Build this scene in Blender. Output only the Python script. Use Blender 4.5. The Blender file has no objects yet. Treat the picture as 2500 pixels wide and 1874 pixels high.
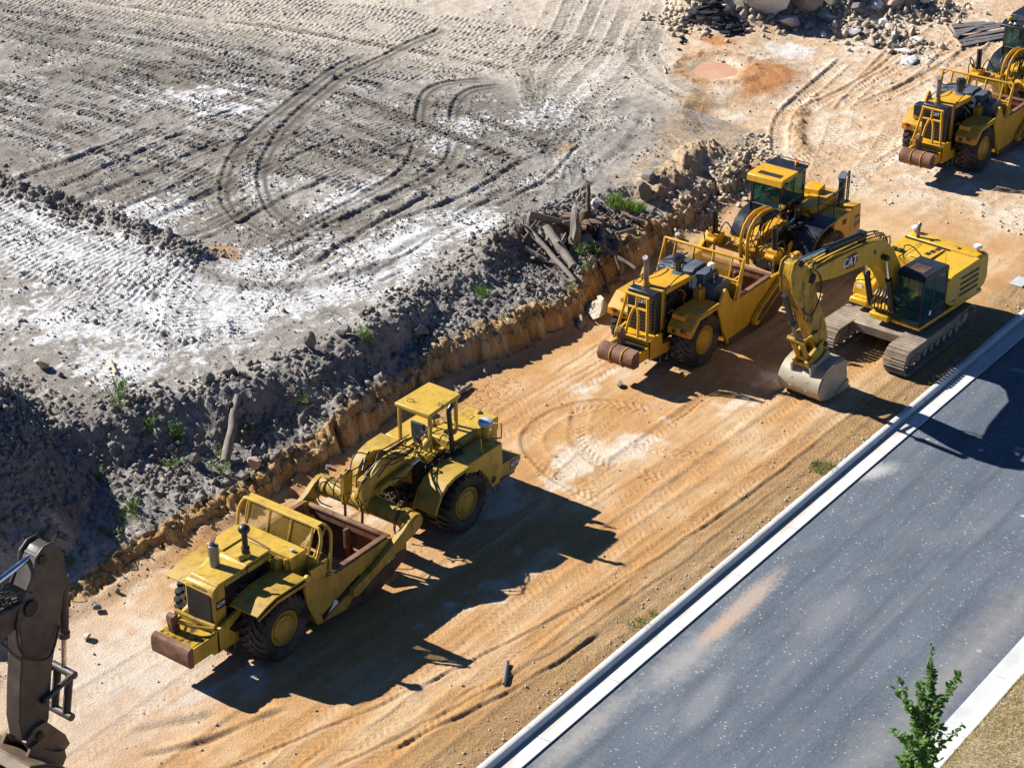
import bpy, bmesh, math, random
import numpy as np
from mathutils import Matrix, Vector
R=math.radians
rng=np.random.default_rng(7); random.seed(7)
S=bpy.context.scene
C=S.collection
# ------------------------------------------------------------------ camera
PITCH=28.328; HEAD=36.735; CAM_H=32.0
cd=bpy.data.cameras.new('camera'); cam=bpy.data.objects.new('camera',cd); C.objects.link(cam)
cd.sensor_width=36.0; cd.lens=36.0*5055/2500; cd.clip_start=.5; cd.clip_end=3000
cam.location=(0,0,CAM_H); cam.rotation_euler=(R(90-PITCH),0,R(HEAD-90)); S.camera=cam
# ------------------------------------------------------------------ sky and sun
SUN_EL=34.8; SHADOW_AZ=-79.5
S.view_settings.view_transform='Standard'; S.view_settings.look='None'; S.view_settings.gamma=1.0
S.view_settings.exposure=0.92
W=bpy.data.worlds.new('World'); S.world=W; W.use_nodes=True
wn=W.node_tree.nodes; wl=W.node_tree.links
sky=wn.new('ShaderNodeTexSky'); sky.sky_type='NISHITA'; sky.sun_disc=False
sky.sun_elevation=R(SUN_EL); sky.sun_rotation=R(90-(SHADOW_AZ+180)); sky.air_density=.7; sky.dust_density=0; sky.ozone_density=10
wl.new(sky.outputs[0],wn['Background'].inputs[0]); wn['Background'].inputs[1].default_value=.05
sl=bpy.data.lights.new('sun','SUN'); sl.energy=5.0; sl.angle=R(.5); sl.color=(1,.975,.93)
so=bpy.data.objects.new('sun',sl); C.objects.link(so)
_d=Vector((math.cos(R(SHADOW_AZ))*math.cos(R(SUN_EL)),math.sin(R(SHADOW_AZ))*math.cos(R(SUN_EL)),-math.sin(R(SUN_EL))))
so.rotation_euler=_d.to_track_quat('-Z','Y').to_euler(); so.location=(40,60,60)
S.cycles.max_bounces=5; S.cycles.diffuse_bounces=1; S.cycles.transparent_max_bounces=6
# ------------------------------------------------------------------ materials
def nd(nt,t,**k):
    n=nt.nodes.new(t)
    for a,b in k.items(): setattr(n,a,b)
    return n
def mixc(nt,fac,a,b,mode='MIX'):
    n=nd(nt,'ShaderNodeMix',data_type='RGBA',blend_type=mode)
    for i,v in ((0,fac),(6,a),(7,b)):
        if hasattr(v,'is_output'): nt.links.new(v,n.inputs[i])
        elif i==0: n.inputs[0].default_value=v
        else: n.inputs[i].default_value=(*v,1)
    return n.outputs[2]
def noise(nt,vec,scale,detail=4,rough=.55,sc=None):
    if sc is not None:
        m=nd(nt,'ShaderNodeMapping'); m.inputs['Scale'].default_value=sc; nt.links.new(vec,m.inputs[0]); vec=m.outputs[0]
    n=nd(nt,'ShaderNodeTexNoise'); n.inputs['Scale'].default_value=scale; n.inputs['Detail'].default_value=detail; n.inputs['Roughness'].default_value=rough
    nt.links.new(vec,n.inputs['Vector']); return n.outputs[0]
def ramp(nt,v,a,b,lo=0.,hi=1.):
    n=nd(nt,'ShaderNodeMapRange'); n.inputs[1].default_value=a; n.inputs[2].default_value=b; n.inputs[3].default_value=lo; n.inputs[4].default_value=hi
    nt.links.new(v,n.inputs[0]); return n.outputs[0]
def mul(nt,a,b,op='MULTIPLY'):
    n=nd(nt,'ShaderNodeMath',operation=op)
    for i,v in ((0,a),(1,b)):
        if hasattr(v,'is_output'): nt.links.new(v,n.inputs[i])
        else: n.inputs[i].default_value=v
    return n.outputs[0]
def newmat(name):
    m=bpy.data.materials.new(name); m.use_nodes=True; nt=m.node_tree
    return m,nt,nt.nodes['Principled BSDF'],nd(nt,'ShaderNodeTexCoord').outputs['Object']
def bumpn(nt,b,h,st,dist):
    n=nd(nt,'ShaderNodeBump'); n.inputs['Strength'].default_value=st; n.inputs['Distance'].default_value=dist
    nt.links.new(h,n.inputs['Height']); nt.links.new(n.outputs[0],b.inputs['Normal'])
def mat(name,base,rough=.5,metal=0.,var=.18,rust=0.,dust=0.,bump=.15,scale=2.2,rustc=(.11,.045,.02),dustc=(.42,.30,.18),spec=.5,grime=0.,oil=0.):
    m,nt,b,co=newmat(name)
    c=mixc(nt,ramp(nt,noise(nt,co,scale,5),.3,.7),base,tuple(v*(1-var) for v in base))
    if grime: c=mixc(nt,ramp(nt,noise(nt,co,3.2,8,.72,(1,1,.3)),.50,.72,0,grime),c,tuple(v*.22+.012 for v in base))
    if dust: c=mixc(nt,ramp(nt,noise(nt,co,1.3,7,.62),.40,.72,0,dust),c,dustc)
    if rust:
        c=mixc(nt,ramp(nt,noise(nt,co,13,7,.7),.70-rust*.28,.76-rust*.24),c,rustc)
        c=mixc(nt,ramp(nt,noise(nt,co,1.6,8,.72),.70-rust*.22,.82-rust*.2,0,.75),c,tuple(v*1.9 for v in rustc))
    if oil: c=mixc(nt,ramp(nt,noise(nt,co,2.4,9,.75,(1.3,2.,.5)),.50,.60,0,oil),c,(.022,.015,.009))
    nt.links.new(c,b.inputs['Base Color'])
    rr=ramp(nt,noise(nt,co,4,4),.3,.7,max(.05,rough-.1),min(1,rough+.15)); nt.links.new(rr,b.inputs['Roughness'])
    b.inputs['Metallic'].default_value=metal; b.inputs['Specular IOR Level'].default_value=spec
    if bump: bumpn(nt,b,noise(nt,co,9,5),bump,.02)
    return m
YO=mat('faded_yellow_paint',(.61,.385,.045),.45,rust=.19,dust=.13,var=.22,grime=.75,dustc=(.45,.31,.14))
YOD=mat('grimy_yellow_paint',(.50,.31,.035),.5,rust=.27,dust=.2,var=.3,grime=.95,dustc=(.33,.23,.11))
YN=mat('golden_yellow_paint',(.68,.35,.012),.4,rust=.12,dust=.12,var=.12,grime=.5,dustc=(.48,.30,.13))
YND=mat('worn_golden_paint',(.62,.325,.014),.47,rust=.18,dust=.18,var=.2,grime=.85,dustc=(.40,.26,.13))
YX=mat('clean_yellow_paint',(.70,.40,.012),.40,rust=.10,dust=.18,var=.16,grime=.55)
OILY=mat('oil_stained_yellow_paint',(.60,.35,.02),.42,rust=.30,dust=.25,var=.3,grime=1.,rustc=(.03,.018,.01),dustc=(.36,.25,.12),oil=.95)
YXD=mat('scuffed_yellow_paint',(.62,.36,.016),.47,rust=.2,dust=.15,var=.2,grime=1.)
RUST=mat('rusty_steel',(.20,.085,.045),.75,metal=.1,var=.6,dust=.55,rust=.3,scale=4,dustc=(.40,.25,.15),bump=.3,rustc=(.30,.13,.055))
RUSTD=mat('dark_rusty_steel',(.10,.05,.035),.7,metal=.3,var=.5,dust=.45,scale=3,dustc=(.26,.16,.1),bump=.3)
BLK=mat('black_paint',(.012,.016,.022),.35,var=.3,dust=.10,dustc=(.2,.16,.12),bump=.05)
DKG=mat('dark_grease',(.022,.016,.013),.6,var=.5,dust=.3,dustc=(.10,.06,.04),scale=5,bump=.4)
RUB=mat('tyre_rubber',(.026,.026,.027),.8,var=.4,dust=.7,scale=3,dustc=(.17,.135,.10),bump=.3,spec=.25)
HOSE=mat('hose_rubber',(.012,.012,.014),.45,var=.3,bump=0)
PLG=mat('grey_plastic_tank',(.085,.105,.13),.5,var=.2,dust=.15,bump=.1,dustc=(.25,.22,.2))
STL=mat('grey_steel',(.22,.22,.23),.45,metal=.6,var=.3,dust=.2)
CHR=mat('chrome_rod',(.75,.76,.78),.12,metal=1.,var=.05,bump=0)
WHT=mat('white_marking',(.78,.78,.76),.5,var=.1,bump=0)
PALE=mat('pale_blue_cap',(.50,.56,.66),.3,var=.35,bump=0,scale=6,rust=.1)  # on the precleaner cap this pale blue paints in the reflected sky
RED=mat('red_lens',(.55,.03,.02),.25,var=.1,bump=0)
REDM=mat('red_marking',(.42,.03,.04),.45,var=.1,bump=0)
AMB=mat('amber_lens',(.80,.22,.02),.25,var=.1,bump=0)
GRL=mat('grille_dark',(.018,.018,.018),.6,var=.4,dust=.4,dustc=(.12,.09,.06),scale=4,bump=.3)
SHOE=mat('dusty_track_steel',(.34,.265,.19),.7,metal=.1,var=.4,dust=.85,scale=5,dustc=(.52,.41,.29),bump=.3)
BKT=mat('worn_bucket_steel',(.47,.40,.29),.5,metal=.15,var=.35,dust=.5,rust=.22,dustc=(.56,.46,.32),scale=2)
ARMD=mat('dark_brown_arm_paint',(.06,.045,.04),.5,var=.4,dust=.42,rust=.12,grime=.4,dustc=(.22,.165,.115))
ARMB=mat('dull_bare_steel',(.20,.14,.09),.55,metal=.15,var=.5,rust=.4,dust=.5,dustc=(.36,.25,.14),rustc=(.16,.07,.03))
BRN=mat('seat_cloth',(.03,.05,.06),.9,var=.3,bump=.1)
BARK=mat('grey_driftwood',(.27,.235,.20),.9,var=.45,dust=.3,scale=6,dustc=(.36,.31,.26),bump=.8,spec=.1)
ROOT=mat('brown_root_wood',(.17,.11,.075),.9,var=.5,dust=.35,scale=5,dustc=(.33,.26,.19),bump=.8,spec=.1)
PLANK=mat('weathered_plank',(.17,.155,.15),.85,var=.5,dust=.3,scale=3,dustc=(.30,.27,.24),bump=.6,spec=.15)
CUTW=mat('pale_cut_wood',(.55,.42,.28),.85,var=.3,bump=.4)
ROCKW=mat('white_rock',(.56,.56,.56),.9,var=.45,dust=.45,scale=1.2,dustc=(.62,.52,.40),bump=.7,spec=.15)
ROCKH=mat('bleached_white_rock',(.70,.71,.73),.9,var=.3,dust=.35,scale=.9,dustc=(.60,.52,.42),bump=.8,spec=.1)
ROCKT=mat('tan_rock',(.54,.45,.33),.9,var=.45,dust=.45,scale=1.5,dustc=(.60,.50,.38),bump=.7,spec=.1)
ROCKG=mat('grey_clod',(.25,.23,.205),.95,var=.35,dust=.35,scale=3,dustc=(.34,.28,.22),bump=.9,spec=.05)
ROCKP=mat('pinkish_rock',(.50,.36,.29),.9,var=.35,dust=.35,scale=3,dustc=(.45,.38,.3),bump=.7,spec=.1)
ASPC=mat('asphalt_chunk',(.030,.034,.040),.85,var=.5,dust=.2,scale=4,dustc=(.10,.10,.1),bump=.8,spec=.2)
DIRTL=mat('loose_tan_soil',(.50,.37,.24),.95,var=.35,scale=6,bump=1.,spec=.05)
def leafmat(name,a,b):
    m,nt,bs,co=newmat(name)
    nt.links.new(mixc(nt,ramp(nt,noise(nt,co,4,3),.35,.65),a,b),bs.inputs['Base Color']); bs.inputs['Roughness'].default_value=.5
    bs.inputs['Specular IOR Level'].default_value=.3
    tr=nd(nt,'ShaderNodeBsdfTranslucent'); tr.inputs[0].default_value=(a[0]*1.6,a[1]*1.5,a[2],1)
    ms=nd(nt,'ShaderNodeMixShader'); ms.inputs[0].default_value=.3
    nt.links.new(bs.outputs[0],ms.inputs[1]); nt.links.new(tr.outputs[0],ms.inputs[2]); nt.links.new(ms.outputs[0],nt.nodes['Material Output'].inputs[0]); return m
LEAF=leafmat('sapling_leaf',(.06,.15,.022),(.12,.21,.035))
GRASS=leafmat('green_grass',(.10,.21,.03),(.19,.27,.05))
WEED=leafmat('weed_leaf',(.07,.15,.03),(.16,.20,.05))
STRAW=leafmat('straw_grass',(.60,.48,.30),(.38,.33,.15))
def glass():
    m,nt,b,co=newmat('tinted_cab_glass'); b.inputs['Base Color'].default_value=(.30,.55,.52,1); b.inputs['Roughness'].default_value=.03
    b.inputs['Transmission Weight'].default_value=.0; b.inputs['Specular IOR Level'].default_value=.9
    t=nd(nt,'ShaderNodeBsdfTransparent'); t.inputs[0].default_value=(.55,.80,.76,1)
    b.inputs['Base Color'].default_value=(.035,.11,.11,1)
    ms=nd(nt,'ShaderNodeMixShader'); ms.inputs[0].default_value=.38
    nt.links.new(t.outputs[0],ms.inputs[1]); nt.links.new(b.outputs[0],ms.inputs[2]); nt.links.new(ms.outputs[0],nt.nodes['Material Output'].inputs[0]); return m
GLS=glass()
def attrmat(name,pebble,bscale):
    m,nt,b,co=newmat(name)
    at=nd(nt,'ShaderNodeAttribute',attribute_name='Col'); c=at.outputs['Color']
    n1=noise(nt,co,2.3,6,.6); n2=noise(nt,co,17,5,.65); n3=noise(nt,co,70,3,.6)
    f0=mul(nt,mul(nt,ramp(nt,n1,.25,.75,.78,1.20),ramp(nt,n2,.28,.72,.58,1.40)),ramp(nt,n3,.28,.72,.62,1.38))
    fm=nd(nt,'ShaderNodeMix',data_type='FLOAT'); nt.links.new(at.outputs['Alpha'],fm.inputs[0]); fm.inputs[2].default_value=1.; nt.links.new(f0,fm.inputs[3]); f=fm.outputs[0]
    cc=nd(nt,'ShaderNodeVectorMath',operation='SCALE'); nt.links.new(c,cc.inputs[0]); nt.links.new(f,cc.inputs[3]); c=cc.outputs[0]
    for sc,th,col in ((13,.06,(.12,.11,.10)),(16,.055,(.62,.58,.52)),(27,.09,(.50,.43,.35))):
        v=nd(nt,'ShaderNodeTexVoronoi'); v.inputs['Scale'].default_value=sc; nt.links.new(co,v.inputs['Vector'])
        sep=nd(nt,'ShaderNodeSeparateColor'); nt.links.new(v.outputs['Color'],sep.inputs[0])
        k=mul(nt,ramp(nt,v.outputs['Distance'],.30,.20),ramp(nt,sep.outputs[0],pebble+th,pebble+th-.02)); c=mixc(nt,mul(nt,mul(nt,k,.8),at.outputs['Alpha']),c,col)
    nt.links.new(c,b.inputs['Base Color']); b.inputs['Roughness'].default_value=.95; b.inputs['Specular IOR Level'].default_value=.12
    h=mul(nt,mul(nt,mul(nt,n2,1.0),mul(nt,n3,.5),'ADD'),at.outputs['Alpha']); bumpn(nt,b,h,.9,bscale)
    return m
SOIL=attrmat('graded_soil',.05,.06)
# ------------------------------------------------------------------ mesh builder
class MB:
    def __init__(s): s.v=[]; s.f=[]
    def add(s,v,f):
        o=len(s.v); s.v+= [tuple(p) for p in v]; s.f+=[tuple(i+o for i in q) for q in f]; return s
    def box(s,x0,x1,y0,y1,z0,z1,M=None):
        v=[(x,y,z) for x in(x0,x1) for y in(y0,y1) for z in(z0,z1)]
        if M is not None: v=[M@Vector(p) for p in v]
        return s.add(v,[(0,1,3,2),(4,6,7,5),(0,4,5,1),(2,3,7,6),(0,2,6,4),(1,5,7,3)])
    def prism(s,pts,ax,a,b):
        n=len(pts)
        mk={'x':lambda p,t:(t,p[0],p[1]),'y':lambda p,t:(p[0],t,p[1]),'z':lambda p,t:(p[0],p[1],t)}[ax]
        v=[mk(p,a) for p in pts]+[mk(p,b) for p in pts]
        return s.add(v,[tuple(range(n)),tuple(range(2*n-1,n-1,-1))]+[(i,n+i,n+(i+1)%n,(i+1)%n) for i in range(n)])
    def strip(s,pts,th,ax,a,b):
        """a bent plate: polyline pts, thickness th (towards its left), extruded along ax"""
        q=[]
        for i,p in enumerate(pts):
            t0=Vector(pts[max(i-1,0)]); t1=Vector(pts[min(i+1,len(pts)-1)]); d=(t1-t0).normalized(); q.append((p[0]-d[1]*th,p[1]+d[0]*th))
        return s.prism(list(pts)+q[::-1],ax,a,b)
    def cyl(s,p,q,r,r2=None,n=14,cap=True):
        p=Vector(p);q=Vector(q);r2=r if r2 is None else r2; d=(q-p).normalized()
        a=d.orthogonal().normalized(); b=d.cross(a)
        v=[]
        for c,rr in((p,r),(q,r2)):
            for i in range(n):
                t=2*math.pi*i/n; v.append(c+a*math.cos(t)*rr+b*math.sin(t)*rr)
        f=[(i,(i+1)%n,n+(i+1)%n,n+i) for i in range(n)]
        if cap: f+=[tuple(range(n-1,-1,-1)),tuple(range(n,2*n))]
        return s.add(v,f)
    def tube(s,pts,r,n=6,smooth=4,closed=False,radii=None):
        P=[Vector(p) for p in pts]
        if smooth and len(P)>2:
            Q=[];Rr=[];N=len(P);rng_=range(N if closed else N-1)
            for i in rng_:
                p0=P[(i-1)%N] if closed or i>0 else P[0]; p1=P[i]; p2=P[(i+1)%N]; p3=P[(i+2)%N] if closed or i+2<N else P[-1]
                for k in range(smooth):
                    t=k/smooth; Q.append(.5*((2*p1)+(p2-p0)*t+(2*p0-5*p1+4*p2-p3)*t*t+(3*p1-p0-3*p2+p3)*t**3))
                    if radii: Rr.append(radii[i]*(1-t)+radii[(i+1)%N]*t)
            if not closed:
                Q.append(P[-1])
                if radii: Rr.append(radii[-1])
            P=Q; radii=Rr if radii else None
        N=len(P); v=[];a=None
        for i,p in enumerate(P):
            d=((P[(i+1)%N] if closed or i<N-1 else P[i])-(P[i-1] if closed or i>0 else P[0])).normalized()
            if a is None: a=d.orthogonal().normalized()
            a=(a-d*a.dot(d)); a=a.normalized() if a.length>1e-6 else d.orthogonal().normalized(); b=d.cross(a)
            rr=radii[i] if radii else r
            for k in range(n):
                t=2*math.pi*k/n; v.append(p+a*math.cos(t)*rr+b*math.sin(t)*rr)
        f=[(i*n+k,i*n+(k+1)%n,((i+1)%N)*n+(k+1)%n,((i+1)%N)*n+k) for i in range(N if closed else N-1) for k in range(n)]
        if not closed: f+=[tuple(range(n-1,-1,-1)),tuple(range((N-1)*n,N*n))]
        return s.add(v,f)
    def lathe(s,prof,c,ax='z',n=24):
        c=Vector(c);v=[]
        for r,h in prof:
            for i in range(n):
                t=2*math.pi*i/n; a,b=r*math.cos(t),r*math.sin(t)
                v.append(c+Vector({'z':(a,b,h),'y':(a,h,b),'x':(h,a,b)}[ax]))
        m=len(prof); f=[(j*n+i,j*n+(i+1)%n,(j+1)*n+(i+1)%n,(j+1)*n+i) for j in range(m-1) for i in range(n)]
        if prof[0][0]>1e-4: f.append(tuple(range(n-1,-1,-1)))
        if prof[-1][0]>1e-4: f.append(tuple(range((m-1)*n,m*n)))
        return s.add(v,f)
    def ob(s,name,m,parent=None,bev=0.,ang=38,loc=None):
        if parent is not None:
            g=s.pieces()
            if len(g)>1:                                # far-apart pieces become parts of their own
                os_=[]
                for vv,ff in g: m_=MB(); m_.v=vv; m_.f=ff; os_.append(m_._one(name,m,parent,bev,ang,loc))
                return os_[0]
        return s._one(name,m,parent,bev,ang,loc)
    def pieces(s):
        n=len(s.v); pa=list(range(n))
        def fd(i):
            while pa[i]!=i: pa[i]=pa[pa[i]]; i=pa[i]
            return i
        for q in s.f:
            a=fd(q[0])
            for i in q[1:]: pa[fd(i)]=a
        ids={}; isl=np.array([ids.setdefault(fd(i),len(ids)) for i in range(n)]); k=len(ids)
        if k<2 or k>800: return [0]
        P=np.array(s.v,float); lo=np.full((k,3),np.inf);hi=-lo; np.minimum.at(lo,isl,P);np.maximum.at(hi,isl,P); sz=(hi-lo).max(1)
        gap=np.maximum(0,np.maximum(lo[:,None]-hi[None],lo[None]-hi[:,None])); nr=np.sqrt((gap**2).sum(2))<=np.maximum(.02,.48*np.maximum(sz[:,None],sz[None]))
        pc=-np.ones(k,int); c=0
        for i in range(k):
            if pc[i]>=0: continue
            st=[i]; pc[i]=c
            while st:
                j=st.pop()
                for l in np.nonzero(nr[j]&(pc<0))[0]: pc[l]=c; st.append(l)
            c+=1
        if c<2: return [0]
        out=[]
        for j in range(c):
            sel=np.nonzero(pc[isl]==j)[0]; mp={int(a):b for b,a in enumerate(sel)}; out.append(([s.v[i] for i in sel],[tuple(mp[i] for i in q) for q in s.f if q[0] in mp]))
        return out
    def _one(s,name,m,parent=None,bev=0.,ang=38,loc=None):
        me=bpy.data.meshes.new(name); bm=bmesh.new(); vs=[bm.verts.new(p) for p in s.v]
        for q in s.f:
            try: bm.faces.new([vs[i] for i in q])
            except ValueError: pass
        bmesh.ops.recalc_face_normals(bm,faces=bm.faces); bm.to_mesh(me); bm.free()
        me.polygons.foreach_set('use_smooth',[True]*len(me.polygons)); me.set_sharp_from_angle(angle=R(ang))
        me.materials.append(m); o=bpy.data.objects.new(name,me); C.objects.link(o)
        if parent is not None: o.parent=parent
        if loc is not None: o.location=loc
        if bev:
            b=o.modifiers.new('edge','BEVEL'); b.width=bev; b.segments=2; b.limit_method='ANGLE'; b.angle_limit=R(35); b.harden_normals=False
        return o
def tag(o,label=None,cat=None,group=None,kind=None):
    for k,v in(('label',label),('category',cat),('group',group),('kind',kind)):
        if v: o[k]=v
    return o
def root(name,loc,rz,label,cat,group=None):
    o=bpy.data.objects.new(name,None); C.objects.link(o); o.location=loc; o.rotation_euler=(0,0,rz); o.empty_display_size=.3
    return tag(o,label,cat,group)
def text(s,size,parent,name,m,org,right,up,ext=.004,align='CENTER'):
    cu=bpy.data.curves.new('t','FONT'); cu.body=s; cu.size=size; cu.extrude=ext; cu.align_x=align; cu.align_y='CENTER'; cu.offset=size*.02; cu.resolution_u=4
    t=bpy.data.objects.new('t',cu); C.objects.link(t); bpy.context.view_layer.update()
    me=bpy.data.meshes.new_from_object(t.evaluated_get(bpy.context.evaluated_depsgraph_get())); bpy.data.objects.remove(t); bpy.data.curves.remove(cu)
    r=Vector(right).normalized();u=Vector(up).normalized();n=r.cross(u)
    M=Matrix(((r.x,u.x,n.x,org[0]),(r.y,u.y,n.y,org[1]),(r.z,u.z,n.z,org[2]),(0,0,0,1))); me.transform(M)
    me.materials.clear(); me.materials.append(m); o=bpy.data.objects.new(name,me); C.objects.link(o); o.parent=parent; return o
# ------------------------------------------------------------------ numeric noise
_perm=np.random.default_rng(3).permutation(256).astype(np.int32); _perm=np.concatenate([_perm,_perm,_perm])
_ga=np.random.default_rng(4).uniform(0,2*np.pi,256); _gx=np.cos(_ga).astype(np.float32); _gy=np.sin(_ga).astype(np.float32)
def perlin(x,y,seed=0):
    xi=np.floor(x).astype(np.int32);yi=np.floor(y).astype(np.int32);xf=(x-xi).astype(np.float32);yf=(y-yi).astype(np.float32)
    u=xf*xf*xf*(xf*(xf*6-15)+10);v=yf*yf*yf*(yf*(yf*6-15)+10)
    def g(i,j):
        h=_perm[(_perm[(xi+i+seed*17)&255]+yi+j+seed*31)&255]; return _gx[h]*(xf-i)+_gy[h]*(yf-j)
    a=g(0,0);b=g(1,0);c=g(0,1);d=g(1,1)
    return (a+u*(b-a))*(1-v)+(c+u*(d-c))*v
def fbm(x,y,sc,o=4,seed=0,g=.5):
    s=0;a=1.
    for i in range(o): s=s+a*perlin(x*sc,y*sc,seed+i*5); sc*=2.03;a*=g
    return s
def cells(x,y,cell,seed):
    """jittered cells: nearest two distances and a random value of the nearest"""
    gx=np.floor(x/cell).astype(np.int32);gy=np.floor(y/cell).astype(np.int32)
    d1=np.full(x.shape,9.,np.float32);d2=d1.copy();rv=np.zeros(x.shape,np.float32)
    for i in(-1,0,1):
        for j in(-1,0,1):
            h=_perm[(_perm[(gx+i+seed*13)&255]+gy+j+seed*7)&255]
            px=(gx+i+.1+.8*h/255.)*cell; py=(gy+j+.1+.8*_perm[h+37]/255.)*cell
            d=np.hypot(x-px,y-py); n=d<d1
            d2=np.where(n,d1,np.minimum(d2,d)); rv=np.where(n,_perm[h+91]/255.,rv); d1=np.where(n,d,d1)
    return d1,d2,rv
def clod(x,y,cell,seed,lo=.25,hi=.55):
    d,_,r=cells(x,y,cell,seed); rad=cell*(lo+(hi-lo)*r*r); return np.sqrt(np.maximum(0,rad*rad-d*d))
def sm(x,a,b): t=np.clip((x-a)/(b-a),0,1); return t*t*(3-2*t)
def ip(x,pts): return np.interp(x,[p[0] for p in pts],[p[1] for p in pts])
def blob(x,y,cx,cy,rx,ry,a=0):
    c,s=math.cos(R(a)),math.sin(R(a)); u=((x-cx)*c+(y-cy)*s)/rx; v=(-(x-cx)*s+(y-cy)*c)/ry; return np.exp(-(u*u+v*v))
FOOT=[(0,37.9),(24,37.9),(29.7,37.6),(31,37.35),(32.9,37.55),(34,37.3),(35,37.45),(36.3,37.2),(38.9,37.2),(41.9,37.1),(44,37.3),(46.7,37.6),(49.1,37),(52.7,36.5),(54.7,36.9),(56.8,37.3),(59.5,37.7),(62,37.6),(64.7,38),(67,38.5),(69.5,39.3),(74,41.5),(90,46)]
LEDGE=[(0,.5),(30,.52),(36,.58),(44,.68),(50,.75),(57,.78),(62,.70),(66,.55),(68,.35),(70,.12),(72,0.),(90,0)]
TOE=[(0,42),(31,41.3),(34,40.4),(35.5,40.0),(36.4,39.5),(38,38.5),(40.5,38.0),(43,37.9),(47,38.5),(50,38.3),(53,38.4),(56,38.9),(61,39.3),(66,40),(72,43),(90,47)]
CREST=[(0,45),(31,44.4),(35.6,42.5),(37.8,41.7),(39,40.6),(41.6,39.9),(44.5,39.6),(47,39.8),(50,39.9),(53.7,40.6),(56,40.5),(61,40.4),(66,41.6),(72,44.5),(90,49)]
PLAT=[(0,1.9),(45,1.85),(50,1.7),(58,1.35),(64,.95),(69,.55),(73,.28),(80,.2),(120,.2)]
def base_h(x,y):
    ca=cells(x+.8*fbm(x,y,.6,2,2),y*.3,2.6,5); cb=cells(x+3,y*.9,.7,9)
    yw=y+(ca[2]-.5)*.34+(cb[2]-.5)*.12+fbm(x,y,.25,2,11)*.35+.12*fbm(x,y,2.2,3,12)-.16*np.clip(1-(ca[1]-ca[0])/.10,0,1)
    f=ip(x,FOOT);l=ip(x,LEDGE);t=ip(x,TOE);c=ip(x,CREST);p=ip(x,PLAT)
    p=np.maximum(p,l+.05*(l>.05))
    l=l*np.clip(.78+.34*ca[2]+.08*cb[2]+.7*fbm(x,y*.3,.3,3,14),.4,1.5)
    cl=.72*sm(yw,f-.10,f+.16)+.28*sm(yw,f+.10,f+.5)
    talus=.16*sm(y,f-.75,f-.05)*(l>.05)
    z=np.maximum(cl*l,talus*np.minimum(1,l*2)*(1+.8*fbm(x,y,1.2,2,9)))
    z=z+np.clip((y-f-.2)/np.maximum(t-f-.2,.1),0,1)*.18*(l>.03)
    k=sm(y+fbm(x,y,.5,3,13)*.6,t,c); z=z*(1-k)+p*k
    z=z+.10*fbm(x,y,.12,3,21)*k
    # heap of soil at the near left
    d=np.hypot((x-30.2)/1.0,(y-45.4)/1.0)+fbm(x,y,.35,3,15)*.55
    z=np.maximum(z, np.where(d<9,6.1-.84*np.sqrt(d*d+.4),-9)*1.0)
    return z
# ------------------------------------------------------------------ fine grid over the place in view
HU=np.array([math.cos(R(HEAD)),math.sin(R(HEAD))]);HR=np.array([HU[1],-HU[0]])
us=[];_u=36.0
while _u<106.: us.append(_u); _u+=.040*_u/55.+.012
us=np.array(us); rs=np.arange(-29,29.001,.046)
U,V_=np.meshgrid(us,rs,indexing='ij')
GX=(U*HU[0]+V_*HR[0]).astype(np.float64); GY=(U*HU[1]+V_*HR[1]).astype(np.float64)
KEEP=(np.abs(V_)<U*.2177+5.3)&(GY>24.36)
idx=np.full(GX.shape,-1,np.int64); idx[KEEP]=np.arange(KEEP.sum())
X=GX[KEEP];Y=GY[KEEP]
yf=ip(X,FOOT);yt=ip(X,TOE);yc=ip(X,CREST);led=ip(X,LEDGE)
Z=base_h(X,Y)
Z0=Z.copy()
plat=sm(Y+fbm(X,Y,.5,3,13)*.6,yc-.3,yc+.6)           # on the plateau
onlane=1-sm(Y,yf-.1,yf+.1)
right=sm(ip(X,[(0,0),(66,34),(70,39.6),(73,43.4),(75,46.8),(78,49.4),(81,51),(90,57),(120,80)])-Y+1.2*fbm(X,Y,.3,3,31),-.9,.9)*sm(X,66,71)    # the orange yard beyond the bank
pled=blob(X,Y,30.6,38.6,3.6,1.5,-4)
clodm=(1-.75*pled)*np.clip((1-onlane)*(1-plat)*(led>.05)+np.where(np.hypot(X-30.4,Y-45.2)<5.8,1.,0),0,1)*(1-right)*(1-.75*sm(X,59,65))
def L3(*c): return np.array(c,np.float64)
def lerp(a,b,t): return a+(b-a)*t[:,None]
n_big=fbm(X,Y,.11,4,41);n_mid=fbm(X,Y,.45,4,42);n_sm=fbm(X,Y,1.7,4,43)
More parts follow.
